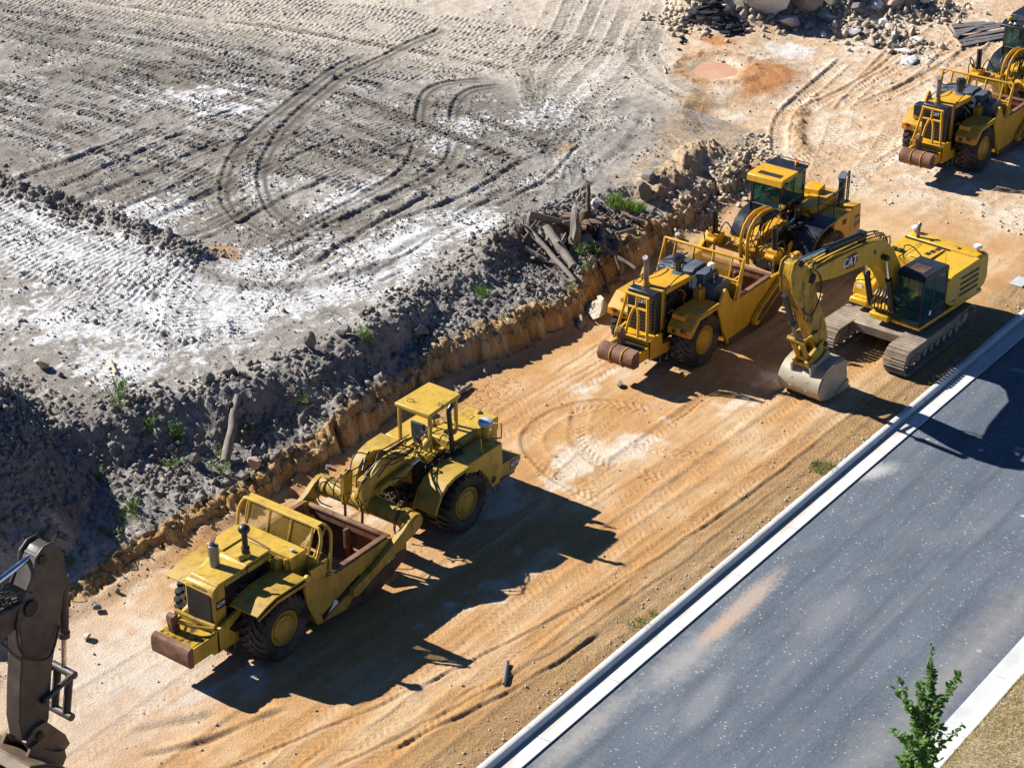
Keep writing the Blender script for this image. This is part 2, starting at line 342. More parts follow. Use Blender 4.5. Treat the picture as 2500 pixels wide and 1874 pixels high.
# ---- plateau colour
ax=(X*.93+Y*.36);ay=(-X*.36+Y*.93)
stre=fbm(ax*.25,ay*1.4,1,4,44)
grey=lerp(np.tile(L3(.32,.285,.245),(X.size,1)),L3(.50,.455,.40),sm(n_mid*.8+stre*.7+n_sm*.5,-.4,.55))
dampm=sm(n_big*1.1+stre*.35+.55*blob(X,Y,60.5,51.5,6,6)+.45*blob(X,Y,57,62,5,7)+.35*blob(X,Y,49,46,4.5,2.2)+.3*blob(X,Y,64,48,2,2)-.5*blob(X,Y,72,58,8,8),.12,.48)
grey=lerp(grey,L3(.19,.16,.125),dampm*.60)
whm=np.zeros(X.size); paler0=sm((X-66)*.08+(Y-50)*.02,.1,.7)
for cx,cy,rx,ry,a in ((47.6,52.3,1.2,2.6,75),(52.2,50.8,1.2,.9,0),(58.6,60,1.2,2.2,70),(58,57.6,.9,2,75),(50,45.6,1.0,.9,20),(46.6,45.8,1.3,1.0,0),(44.8,53.5,.7,5,3),(44,49.5,1.3,3,10),(40.8,46.5,2.0,3.0,30),(43.4,44,3.2,1.6,10),(47.3,42.6,3.0,1.5,0),(51,43,2.0,1.0,0),(54,42.5,1.5,1.0,0),(63,49.4,1.5,.7,20),(60.5,48.3,1.3,.8,0),(42.5,52.5,1.4,3.5,10),(53.5,47.5,1.4,.7,0),(66.5,47.8,3,1.3,10),(72,49,4,1.5,20),(38.4,44,1.2,1.6,0)):
    whm=np.maximum(whm,blob(X,Y,cx,cy,rx*1.15,ry*1.15,a))
fin=fbm(X,Y,4.5,3,46)
whm=whm+.42*np.maximum(blob(X,Y,43.5,46.5,5.5,5.5),np.maximum(blob(X,Y,50,42.8,6,1.8),.8*blob(X,Y,43.5,55,2.2,6)))
wst=fbm(X*.7+Y*.1,Y*2.4,1,4,49)
whm=sm(whm*.9+n_mid*.35+n_sm*.35+wst*.55+fin*.75+.10*fbm(X,Y,.25,3,47),.36,.72)
grey=lerp(grey,L3(.80,.79,.77),whm*.85)
dk=sm(fbm(ax*.8,ay*2.6,1,4,48)+.5*fin,.12,.5)*(1-.3*paler0); grey=lerp(grey,L3(.15,.13,.11),dk*.5)
paler=sm((X-64)*.08+(Y-50)*.02+n_mid*.3,.1,.7)*(1-dampm*.7)
grey=lerp(grey,L3(.62,.53,.42),paler*.8)
rustp=sm(blob(X,Y,46.8,47.6,.9,1.2)+blob(X,Y,63.5,44.6,1.6,.7)*.7+blob(X,Y,53.5,46.2,.8,.5)*.6+blob(X,Y,50,46.8,.7,.7)*.5+n_sm*.3,.45,.8)
grey=lerp(grey,L3(.48,.28,.12),rustp*.8)
# ---- lane colour
sx=fbm(X*.13,Y*.9,1,4,51);sf=fbm(X*.5,Y*4.5,1,3,52)
lane=lerp(np.tile(L3(.50,.27,.105),(X.size,1)),L3(.62,.42,.24),sm(sx*.8+n_mid*.5+sf*.25,-.3,.5))
pal=np.zeros(X.size)
for cx,cy,rx,ry,a,w in ((44.5,30.9,2.1,1.0,10,1.),(46.8,30.2,1.6,.8,0,.8),(41.2,31.7,2.0,1.1,0,1.),(38.8,35.2,1.6,.8,0,.8),(35.5,33.4,3.4,1.5,0,.7),(49.6,33.4,1.8,.8,0,.6),(29.3,34.3,3.0,1.9,0,1.),(52.5,29,3,1.5,0,.5),(37,29.0,3.5,.8,0,.5),(30.5,31.5,2.5,1.0,0,.6),(33,36.2,3,.6,0,.6)): pal=np.maximum(pal,w*blob(X,Y,cx,cy,rx,ry,a))
pal=sm(pal+n_mid*.4+n_sm*.45+.3*fbm(X*.6,Y*2.5,1,4,55),.34,.8)
lane=lerp(lane,L3(.68,.58,.46),pal*.85)
lane=lerp(lane,L3(.43,.245,.095),sm(sf+sx*.5-.25*(Y-29)*.1,.15,.6)*.5*(1-pal))
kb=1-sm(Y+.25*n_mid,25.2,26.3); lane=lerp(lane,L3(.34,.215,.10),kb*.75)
nb=sm(Y,yf-1.6,yf-.4)*sm(X,38,46); lane=lerp(lane,L3(.42,.27,.15),nb*.6)
lane=lerp(lane,L3(.56,.47,.38),sm(28.5-X+fbm(X,Y,.6,2,5),-6,0)*sm(Y,30,33)*.6)
# ---- yard colour
yard=lerp(np.tile(L3(.60,.42,.265),(X.size,1)),L3(.72,.60,.46),sm(n_mid+n_sm*.5+.6*fbm(X,Y,.2,3,53),-.25,.5))
yard=lerp(yard,L3(.50,.205,.065),sm(blob(X,Y,77.6,43.6,1.9,1.7)+.9*blob(X,Y,80,47.8,1.0,1.4)+.7*blob(X,Y,75.5,43.0,1.6,.8)+n_sm*.25,.35,.8)*.9)
yard=lerp(yard,L3(.76,.71,.66),sm(blob(X,Y,81.3,44.6,1.6,1.6)+blob(X,Y,83,42,1.5,1)*.6+n_sm*.4,.45,.85)*.8)
# ---- cut face and clods
cut=lerp(np.tile(L3(.44,.26,.10),(X.size,1)),L3(.62,.43,.22),sm(n_sm+fbm(X,Y,5,3,54)*.7,-.3,.4)); cut=lerp(cut,L3(.33,.24,.15),sm(fbm(X,Y*.5,.5,3,57),.1,.45)*.7)
cld=lerp(np.tile(L3(.265,.24,.215),(X.size,1)),L3(.38,.35,.315),sm(n_mid+n_sm*.6,-.3,.5))
brownled=np.clip(1-(Y-yf-.15)/.9,0,1)*(led>.05)
cld=lerp(cld,L3(.44,.31,.18),sm(brownled+n_sm*.35,.45,.9)*.8)
cld=lerp(cld,L3(.56,.49,.41),sm(pled+.3*n_sm+.3*n_mid,.3,.7)*.85)
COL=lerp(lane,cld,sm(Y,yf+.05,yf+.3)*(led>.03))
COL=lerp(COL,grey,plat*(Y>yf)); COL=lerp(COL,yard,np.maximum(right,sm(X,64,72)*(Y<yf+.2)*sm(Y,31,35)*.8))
_ca=cells(X+.8*fbm(X,Y,.6,2,2),Y*.3,2.6,5); face=np.clip(sm(Y+(_ca[2]-.5)*.34+fbm(X,Y,.25,2,11)*.35,yf-.25,yf-.05)*(1-sm(Y+fbm(X,Y,2,2,6)*.15,yf+.42,yf+.75)),0,1)*sm(led,.08,.25); COL=lerp(COL,cut,face)
rb=sm(X,60,63)*(1-sm(X,70,72))*sm(Y,yf,yf+.2)*(1-sm(Y,yc,yc+1.2)); COL=lerp(COL,L3(.50,.36,.22),rb*sm(n_sm+.3,-.2,.4)*.8)
# ---- roughness of the heights
Z+=clodm*(clod(X,Y,.42,61,.2,.55)*.4+clod(X,Y,.21,62,.2,.55)*.7+clod(X,Y,.11,63,.25,.5)*.7+.09*n_mid+.05*n_sm)
cr=cells(X*1.0,Y*.9+Z0*1.5,.55,64); Z+=face*(np.where(cr[1]-cr[0]<.05,-.07,0)+.10*(cr[2]-.5))
crumb=sm(n_mid+.6*n_sm+.4*dampm,-.15,.5)
Z+=plat*(1-right)*(.03*n_sm+.04*n_mid+(.10+.22*crumb)*clod(X,Y,.12,60,.1,.55)+crumb*.18*clod(X,Y,.26,70,.1,.5)+clod(X,Y,.17,65,.0,.5)*.5*sm(n_mid+dampm*.4,-.15,.5))
Z+=(onlane*(1-plat))*(.007*n_mid+.005*n_sm+.10*clod(X,Y,.09,69,.0,.4))+right*(.05*n_mid+.03*n_sm+clod(X,Y,.22,66,.0,.4)*.35+.03*clod(X,Y,.5,68,.1,.5))
# cracked mud near the bank
ck=cells(X,Y,.34,67); cm=sm(blob(X,Y,45.8,35.6,2.6,.95)+.7*blob(X,Y,41.5,35.8,1.5,.6),.35,.6); crk=cm*np.clip(1-(ck[1]-ck[0])/.035,0,1)
Z-=crk*.03; COL=lerp(COL,L3(.20,.12,.06),crk*.8)
# ------------------------------------------------------------------ wheel and crawler tracks pressed into the soil
def smooth(p,k=6):
    P=[np.array(q,float) for q in p]
    if len(P)<3: return np.array([P[0]+(P[-1]-P[0])*t for t in np.linspace(0,1,8)])
    Q=[]
    for i in range(len(P)-1):
        a,b,c,d=P[max(i-1,0)],P[i],P[i+1],P[min(i+2,len(P)-1)]
        for t in np.arange(k)/k: Q.append(.5*(2*b+(c-a)*t+(2*a-5*b+4*c-d)*t*t+(3*b-a-3*c+d)*t**3))
    return np.array(Q+[P[-1]])
def near(path,m):
    P=smooth(path); lo=P.min(0)-m;hi=P.max(0)+m
    k=np.nonzero((X>lo[0])&(X<hi[0])&(Y>lo[1])&(Y<hi[1]))[0]
    x=X[k];y=Y[k];bd=np.full(k.size,1e9);bs=np.zeros(k.size);sg=np.zeros(k.size);s0=0.
    for a,b in zip(P[:-1],P[1:]):
        e=b-a;l=np.hypot(*e)
        if l<1e-6: continue
        t=np.clip(((x-a[0])*e[0]+(y-a[1])*e[1])/(l*l),0,1); dx=x-a[0]-t*e[0];dy=y-a[1]-t*e[1];d=dx*dx+dy*dy
        n=d<bd; bd=np.where(n,d,bd); bs=np.where(n,s0+t*l,bs); sg=np.where(n,(e[0]*dy-e[1]*dx)/l,sg); s0+=l
    bd=np.sqrt(bd); q=bd<m; k=k[q]; d=np.where(bd[q]>np.abs(sg[q])+1e-3,bd[q],sg[q]); return k,d,bs[q],s0
TRK=np.zeros(X.size)
def crawler(path,w=.62,p=.25,amp=.04,dep=.02,dark=.0,light=.0,berm=.03,patch=.5):
    amp=amp*.95+.004; patch*=.6
    k,d,s,Lg=near(path,w*.5+.35); a=np.abs(d)
    e=1-sm(a,w*.5-.04,w*.5+.03); fade=sm(s,0,.7)*(1-sm(s,Lg-.7,Lg))*sm(n_mid[k]+n_sm[k]*.6,-.55+patch*.2,-.2+patch*.35)
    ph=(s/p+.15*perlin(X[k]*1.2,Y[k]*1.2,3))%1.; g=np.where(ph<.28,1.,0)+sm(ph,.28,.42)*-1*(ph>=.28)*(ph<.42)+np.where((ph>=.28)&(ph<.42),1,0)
    jit=.6+.8*np.clip(perlin(X[k]*2.5,Y[k]*2.5,8)+.4,0,1)
    Z[k]+=e*fade*(-dep+amp*g*jit)+berm*np.exp(-((a-w*.5-.07)/.07)**2)*fade*(.4+clod(X[k],Y[k],.15,4,.1,.5)*14)
    if dark: COL[k]=lerp(COL[k],L3(.165,.14,.11),e*fade*dark*(1-.5*g))
    COL[k]*=(1+e*fade*(np.clip(g,0,1)*.42-.26))[:,None]  # relief shading put into the colour: cleat crests lighter, troughs darker
    if light: COL[k]=lerp(COL[k],L3(.72,.70,.66),e*fade*light*(.35+.65*(1-g)))
def wheel(path,w=.6,dep=.05,dark=.5,lug=.0,p=.33,berm=.05,tone=(.15,.125,.095)):
    k,d,s,Lg=near(path,w*.5+.4); a=np.abs(d); fade=sm(s,0,.9)*(1-sm(s,Lg-.9,Lg))
    e=1-sm(a,w*.5-.07,w*.5+.04)
    TRK[k]=np.maximum(TRK[k],e*fade*(dark>.3)); fl_=.8*e*fade*(dark>.3); Z[k]=Z[k]*(1-fl_)+(Z0[k]+.04*n_mid[k]*plat[k])*fl_
    Z[k]-=e*fade*dep; Z[k]+=fade*berm*np.exp(-((a-w*.5-.09)/.08)**2)*(.5+.5*perlin(X[k]*2,Y[k]*2,2)+clod(X[k],Y[k],.14,6,.1,.5)*8)
    if lug:
        ph=((s+a*.75+np.where(d>0,p*.5,0))/p)%1.; Z[k]+=e*fade*lug*(np.where(ph<.45,1,0))*sm(perlin(X[k]*.8,Y[k]*.8,4),-.4,.1)
    if dark: COL[k]=lerp(COL[k],L3(*tone),fade*dark*np.maximum(e*(.65+.35*np.cos(d/w*12)),.8*np.exp(-((a-w*.5)/.06)**2)))
def groove(path,w=.14,dep=.08,side=.05,dark=.5):
    k,d,s,Lg=near(path,w+.5); fade=sm(s,0,.6)*(1-sm(s,Lg-.6,Lg))*(.7+.6*perlin(X[k]*.9,Y[k]*.9,7))
    dd=d+.12*perlin(X[k]*.8,Y[k]*.8,11)
    Z[k]+=fade*(-dep*np.exp(-(dd/w)**2)+side*np.exp(-((dd-w*1.8)/(w*1.2))**2)*(.7+clod(X[k],Y[k],.16,8,.1,.5)*7))
    if dark: COL[k]=lerp(COL[k],L3(.15,.13,.105),np.clip(fade*dark*np.exp(-(dd/w)**2),0,1))
def windrow(path,w,h,col=None,cl=.5):
    k,d,s,Lg=near(path,w*1.6); fade=sm(s,0,.8)*(1-sm(s,Lg-.8,Lg)); e=np.exp(-(d/w*1.5)**2)
    Z[k]+=fade*e*(h*(.8+.7*n_mid[k]+.6*n_sm[k])+cl*(clod(X[k],Y[k],.4,71,.2,.55)+clod(X[k],Y[k],.19,72,.2,.5)))
    if col: COL[k]=lerp(COL[k],L3(*col),np.clip(fade*e*1.6,0,1)*.85)
# crawler passes over the far left, cleats across
rr=np.random.default_rng(11)
for i in range(17):
    o=i*1.12+rr.uniform(-.2,.2); a=rr.uniform(-.5,.5)
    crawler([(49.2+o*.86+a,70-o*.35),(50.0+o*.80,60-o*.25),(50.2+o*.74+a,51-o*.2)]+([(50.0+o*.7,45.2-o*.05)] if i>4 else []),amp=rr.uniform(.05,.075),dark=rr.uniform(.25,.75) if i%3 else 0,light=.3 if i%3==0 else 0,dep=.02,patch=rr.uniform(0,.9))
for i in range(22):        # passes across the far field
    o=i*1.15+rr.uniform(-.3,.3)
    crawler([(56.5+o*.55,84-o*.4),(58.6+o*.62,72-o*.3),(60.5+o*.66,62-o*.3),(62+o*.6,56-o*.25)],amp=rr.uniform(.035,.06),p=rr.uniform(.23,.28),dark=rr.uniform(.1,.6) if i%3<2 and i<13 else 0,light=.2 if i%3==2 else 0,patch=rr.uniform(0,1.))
for i in range(9):
    o=i*.95+rr.uniform(-.2,.2)
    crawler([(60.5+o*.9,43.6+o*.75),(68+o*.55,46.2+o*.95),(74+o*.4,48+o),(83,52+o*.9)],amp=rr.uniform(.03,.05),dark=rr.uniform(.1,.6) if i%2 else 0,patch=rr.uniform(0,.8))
for i in range(5):
    o=i*.9
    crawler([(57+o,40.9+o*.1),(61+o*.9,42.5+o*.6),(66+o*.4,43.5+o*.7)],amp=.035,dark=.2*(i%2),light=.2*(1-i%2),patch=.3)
for i in range(6):
    o=i*.82
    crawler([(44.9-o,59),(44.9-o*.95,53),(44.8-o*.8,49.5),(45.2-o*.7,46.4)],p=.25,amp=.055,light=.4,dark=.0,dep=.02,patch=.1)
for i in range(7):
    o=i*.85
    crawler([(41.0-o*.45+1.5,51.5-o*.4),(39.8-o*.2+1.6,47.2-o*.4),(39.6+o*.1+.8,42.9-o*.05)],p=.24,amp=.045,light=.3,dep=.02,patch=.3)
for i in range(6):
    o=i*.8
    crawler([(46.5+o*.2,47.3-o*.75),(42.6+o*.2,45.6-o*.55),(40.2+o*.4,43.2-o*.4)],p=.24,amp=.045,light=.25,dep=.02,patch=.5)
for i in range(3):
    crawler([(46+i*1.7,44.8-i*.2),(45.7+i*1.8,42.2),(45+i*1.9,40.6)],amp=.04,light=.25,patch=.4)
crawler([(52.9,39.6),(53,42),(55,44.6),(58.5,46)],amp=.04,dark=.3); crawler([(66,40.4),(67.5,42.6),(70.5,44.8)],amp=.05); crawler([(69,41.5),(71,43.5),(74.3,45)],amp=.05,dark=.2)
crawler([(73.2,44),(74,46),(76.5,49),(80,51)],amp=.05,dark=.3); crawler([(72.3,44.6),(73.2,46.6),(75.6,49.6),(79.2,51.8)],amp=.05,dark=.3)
for p in ([(68.9,69),(65.6,65),(65.3,61),(67.4,58),(72.5,55.5)],[(70.2,68.2),(67.2,64.4),(67.1,61.2),(69,58.8),(73.6,56.6)],[(71.5,67.2),(69,63.5),(69.6,60),(72.4,58.2)],[(70.6,56.4),(73,53),(78,49)],[(71.6,57),(74,54),(79.5,50.5)],[(78,58),(75,55.5),(70,53.5),(66,53.6)],[(80,56),(76.5,54),(71.5,52.4)],[(64.6,63),(66,58.5),(68.5,55.5),(70,52.5),(69,48)],[(75,60),(73.4,57),(74,53.5)]):
    wheel(p,.55,.02,.06,lug=.035,p=.36,berm=.02)
PA1=[(68,59),(65.7,58.4),(61.1,56.7),(58.5,55.7),(55.6,54.5),(53.4,53.3),(51.6,51.9),(50.4,50.6),(49.6,48.9),(49.3,47.2),(50.2,45)]
PA2=[(74,59),(69.8,58.3),(65,57.3),(60.8,55.7),(57.6,54.3),(55,52.8),(53.1,51.4),(51.7,49.9),(50.7,48.3),(50.4,46.6),(51.4,45.2)]
for p in(PA1,PA2): wheel(p,.66,.04,.95,berm=.035,lug=.012,p=.2,tone=(.12,.105,.085))
for p in([(68.6,52.3),(67.8,53),(66.6,53.4),(65.3,53.1),(63.8,52.2),(61.6,50.6)],[(68.6,51.3),(67.7,51.8),(66.5,51.9),(64.9,51.2),(62.6,49.6)]): wheel(p,.66,.05,.95,berm=.045,lug=.012,p=.2,tone=(.11,.095,.075))
for p in([(60,49.4),(59.2,48.8),(57.5,47.8),(55.4,47.2),(52.4,46.9),(49,46.9)],[(61.3,48.6),(60.5,47.9),(58.5,46.8),(56,46.3),(53,46),(50.6,46.2)]): wheel(p,.62,.04,.85,lug=.02,berm=.05,tone=(.14,.12,.095))
for p in([(45.9,51.0),(47,51.6),(49.4,51.9),(52.7,52)],[(45.9,58.1),(49.3,58.1),(54,58.3)],[(51.1,46.2),(54.1,46.3),(57.6,46.2),(61.5,46.5)],[(52.8,44.5),(56.2,44.2),(60.9,44.9)],[(54.3,41.1),(57.6,41),(61.1,41.5)],[(47,49),(50.5,49.4),(55,49.2)],[(46.3,54.8),(50,55),(54.5,55.2)],[(48,44.4),(51,44.9),(56,45.3)],[(47,56.4),(50.5,56.6),(55,57)],[(62,42.3),(66,43.2),(70,45.2)],[(46.2,53),(49,53.4),(52.5,53.4)],[(56,42.6),(60,43),(64,44.4)],[(50,42.7),(54,42.9),(58,43.4)]):
    groove(p,rr.uniform(.10,.2),rr.uniform(.06,.12),rr.uniform(.04,.12),.55)
for i in range(75):
    x0=rr.uniform(46.5,58);y0=rr.uniform(42,59); l=rr.uniform(1.5,5); groove([(x0,y0),(x0+l*.5,y0+rr.uniform(-.1,.2)),(x0+l,y0+rr.uniform(-.2,.4))],rr.uniform(.05,.11),rr.uniform(.02,.06),rr.uniform(.02,.05),rr.uniform(.2,.6))
for i in range(30):
    x0=rr.uniform(37.5,50);y0=rr.uniform(40.8,47); a=rr.uniform(0,3.1); l=rr.uniform(.5,1.8); groove([(x0,y0),(x0+l*math.cos(a)*.5+.1,y0+l*math.sin(a)*.5),(x0+l*math.cos(a),y0+l*math.sin(a))],.09,.07,.05,.55)
windrow([(45.75,62),(45.8,58),(46.0,54.9),(45.9,51.7),(45.8,48.8),(45.6,47.2)],.75,.42,(.235,.21,.18))
windrow([(45.2,47.5),(44.9,45.6),(45.6,44),(47.8,42.9),(50.4,42.2)],.5,.08,(.26,.23,.2),.35)
windrow([(60.5,39.3),(63.5,39.6),(66,40.3),(68.4,40.4)],.9,.45,(.46,.33,.20),.6)
windrow([(51,39.6),(54,40.4),(57,40.6)],.9,.25,(.25,.22,.19),.7)
# pit left of the ridge's far side stays a little lower
pit=blob(X,Y,49,49.5,3.2,5)*sm(X,45.9,46.6); Z-=.28*pit
# lane: long wheel marks
def yl(*p): return list(p)
for y0,a,w in((25.15,.0,.35),(25.7,.25,.42),(26.35,.1,.42),(27.1,.3,.5),(27.9,.2,.5),(28.7,.35,.55),(30.2,-.2,.5),(33.9,.2,.6)):
    wheel([(24,y0+.4+a),(32,y0+.15),(40,y0-.05+a),(50,y0-.3),(62,y0-.25+a)],w,.012,.2,lug=.012 if y0>26 else 0,p=.25,berm=.012,tone=(.36,.22,.10))
groove([(26.6,31.4),(28.2,30.5),(30.5,29.7)],.10,.07,.06,.5); groove([(27.2,32.3),(28.6,31.3),(29.4,31.0)],.14,.05,.05,.4); groove([(27.5,29.4),(32,27.9),(36.3,26.9),(41,26.1),(47,25.7),(54,25.6)],.05,.04,.03,.3); groove([(29,27.3),(34.3,26.1),(40.5,25.4),(48,25.2)],.05,.035,.03,.3); groove([(30.5,26.6),(34.6,25.6),(38,25.2)],.06,.06,.06,.4)
wheel([(43.4,28.6),(43.6,30.4),(44.1,31.7),(45,32.9),(46.6,33.2),(48.2,32.4),(48.9,30.4)],.6,.03,.3,lug=.03,p=.26,berm=.03,tone=(.36,.19,.08))
wheel([(48,33.0),(46.3,32),(45.5,31.2),(45.1,29.9),(45.6,27.8)],.55,.02,.2,lug=.03,p=.26,berm=.02,tone=(.38,.22,.10))
wheel([(47.6,27.6),(46.8,29.2),(46.9,30.8)],.4,.02,.1,lug=.02,p=.26,tone=(.40,.25,.12))
for i in range(16):
    y0=rr.uniform(26.5,36.3); x0=rr.uniform(24,50); l=rr.uniform(6,16); wheel([(x0,y0),(x0+l*.5,y0+rr.uniform(-.4,.4)),(x0+l,y0+rr.uniform(-.9,.9))],rr.uniform(.35,.55),.010,rr.uniform(.05,.28),lug=.011,p=.24,berm=.012,tone=(.40,.21,.085))
for i in range(40):
    y0=rr.uniform(25,36.5); x0=rr.uniform(24,62); l=rr.uniform(1,5); groove([(x0,y0),(x0+l*.5,y0+rr.uniform(-.1,.1)),(x0+l,y0+rr.uniform(-.25,.25))],rr.uniform(.03,.06),rr.uniform(.012,.035),rr.uniform(.01,.03),0)
for i in range(9):
    x0=rr.uniform(70,86);y0=rr.uniform(34,42); wheel([(x0-5,y0+rr.uniform(-1,1)),(x0,y0),(x0+6,y0+rr.uniform(-1.5,2))],.55,.035,.3,lug=.03,p=.3,berm=.06,tone=(.40,.22,.09))
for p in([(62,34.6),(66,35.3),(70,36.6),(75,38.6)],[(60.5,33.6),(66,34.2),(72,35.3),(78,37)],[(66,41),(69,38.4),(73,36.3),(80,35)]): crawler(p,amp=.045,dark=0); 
wheel([(70,38.6),(73.5,40.5),(77,41.2),(82,42)],.6,.05,.4,lug=.04,berm=.08,tone=(.38,.20,.08))
fl=sm(blob(X,Y,76.6,45.5,4.2,4.0),.25,.75); Z=Z*(1-fl)+fl*(.30+.03*n_mid+.03*n_sm+.5*(Z-Z0)*.5)
Z-=.12*sm(blob(X,Y,76.6,45.7,1.75,1.45,20),.40,.75)
kk=blob(X,Y,76.6,45.7,2.1,1.8,20); Z+=.10*np.exp(-((kk-.38)/.12)**2)*(.5+.8*n_sm+.5*fbm(X,Y,3.,2,91))
COL=lerp(COL,L3(.40,.21,.09),np.exp(-((kk-.42)/.16)**2)*.7)
# fade the soil down to the back of the kerb
ke=1-sm(Y,24.42,24.75); Z=Z*(1-ke)+(-.01+.012*n_sm)*ke; Z+=.03*np.exp(-((Y-24.75)/.12)**2)*(.5+n_sm)
hl=[(81.8,50.4),(83.0,49.7),(84.6,48.0),(86.4,46.2),(88.4,44.2),(91,41.8)]
def heap(path,w,h,c1):
    k,d,s,Lg=near(path,w*1.7); e=np.exp(-(d/w)**2*1.3)*sm(s,0,1.5)*(1-sm(s,Lg-1.5,Lg))
    Z[k]+=e*(h*(1+.5*n_mid[k])+.6*clod(X[k],Y[k],.8,77,.2,.55)+.8*clod(X[k],Y[k],.33,78,.2,.5)); COL[k]=lerp(COL[k],lerp(np.tile(L3(*c1),(k.size,1)),L3(.42,.37,.32),sm(n_sm[k]+n_mid[k],-.2,.3)),np.clip(e*2,0,.9))
heap([(81.0,51.0),(82.9,50.0),(84.8,48.6),(86.6,47),(88.6,45),(91,42.6)],1.5,.95,(.52,.38,.24)); heap([(84.5,45.6),(85.2,43.6),(85.6,42),(85.4,40.4)],1.0,.42,(.50,.39,.28)); heap([(88.5,44),(90,42.4),(92,41)],1.0,.4,(.52,.38,.24))
windrow([(70.5,37.6),(72.5,39.2),(75.5,40.6)],.5,.12,(.46,.29,.15),.5)
# ------------------------------------------------------------------ the sheet itself
nU,nR=GX.shape; q=np.stack([idx[:-1,:-1],idx[:-1,1:],idx[1:,1:],idx[1:,:-1]],-1).reshape(-1,4); q=q[(q>=0).all(1)]
def sheet(name,co,quads,col,m,alpha=None):
    me=bpy.data.meshes.new(name); me.vertices.add(len(co)); me.vertices.foreach_set('co',co.astype(np.float32).ravel())
    me.loops.add(quads.size); me.loops.foreach_set('vertex_index',quads.astype(np.int32).ravel()); me.polygons.add(len(quads)); me.polygons.foreach_set('loop_start',np.arange(0,quads.size,4,dtype=np.int32))
    me.polygons.foreach_set('use_smooth',np.ones(len(quads),bool)); me.update(calc_edges=True); me.validate()
    if col is not None:
        a=me.attributes.new('Col','FLOAT_COLOR','POINT'); al=np.ones(len(col)) if alpha is None else alpha
        a.data.foreach_set('color',np.concatenate([np.clip(col,0.01,.9),al[:,None]],1).astype(np.float32).ravel())
    me.materials.append(m); o=bpy.data.objects.new(name,me); C.objects.link(o); return tag(o,kind='structure')
q=q[:,::-1]
GRAIN=1-.42*onlane*(1-right)*sm(Y,25.2,26.6)*(1-crk*.5)
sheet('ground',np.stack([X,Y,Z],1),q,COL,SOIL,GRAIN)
# height lookup for everything that stands on it
ZG=np.zeros(GX.shape,np.float32); ZG[KEEP]=Z; ZG[~KEEP]=np.nan
def gz(x,y,d=0.):
    u=x*HU[0]+y*HU[1];r=x*HR[0]+y*HR[1]; i=int(np.clip(np.searchsorted(us,u),0,nU-1)); j=int(np.clip(round((r+29)/.046),0,nR-1))
    v=ZG[i,j]; return d if np.isnan(v) else float(v)
# wider ground out to the horizon, a hand lower where the fine sheet lies on it
def wide(name,xs,ys,drop,colr,m):
    A,B=np.meshgrid(xs,ys,indexing='ij'); x=A.ravel();y=B.ravel(); z=base_h(x,y) if drop is not None else np.full(x.shape,.02)
    if drop is not None:
        u=x*HU[0]+y*HU[1];r=x*HR[0]+y*HR[1]; ins=(np.abs(r)<u*.2177+7)&(u>35)&(u<107); z=z-np.where(ins,.6,.0)*sm(y,24.5,26)-.02
    n,m2=A.shape; I=np.arange(n*m2).reshape(n,m2); qd=np.stack([I[:-1,:-1],I[1:,:-1],I[1:,1:],I[:-1,1:]],-1).reshape(-1,4)
    c=np.tile(L3(*colr),(x.size,1))
    if drop is not None: c=lerp(np.tile(L3(.50,.33,.18),(x.size,1)),L3(.34,.31,.27),sm(y+x*0,37,40)*(1-sm(x,72,80)))
    sheet(name,np.stack([x,y,z],1),qd,c,m)
_xs=np.concatenate([np.linspace(-300,-10,30),np.arange(-8,110,1.),np.linspace(112,600,40)]);_ys=np.concatenate([np.arange(24.42,92,1.),np.linspace(94,600,40)])
wide('outer_ground',_xs,_ys,1,(.4,.3,.2),SOIL)
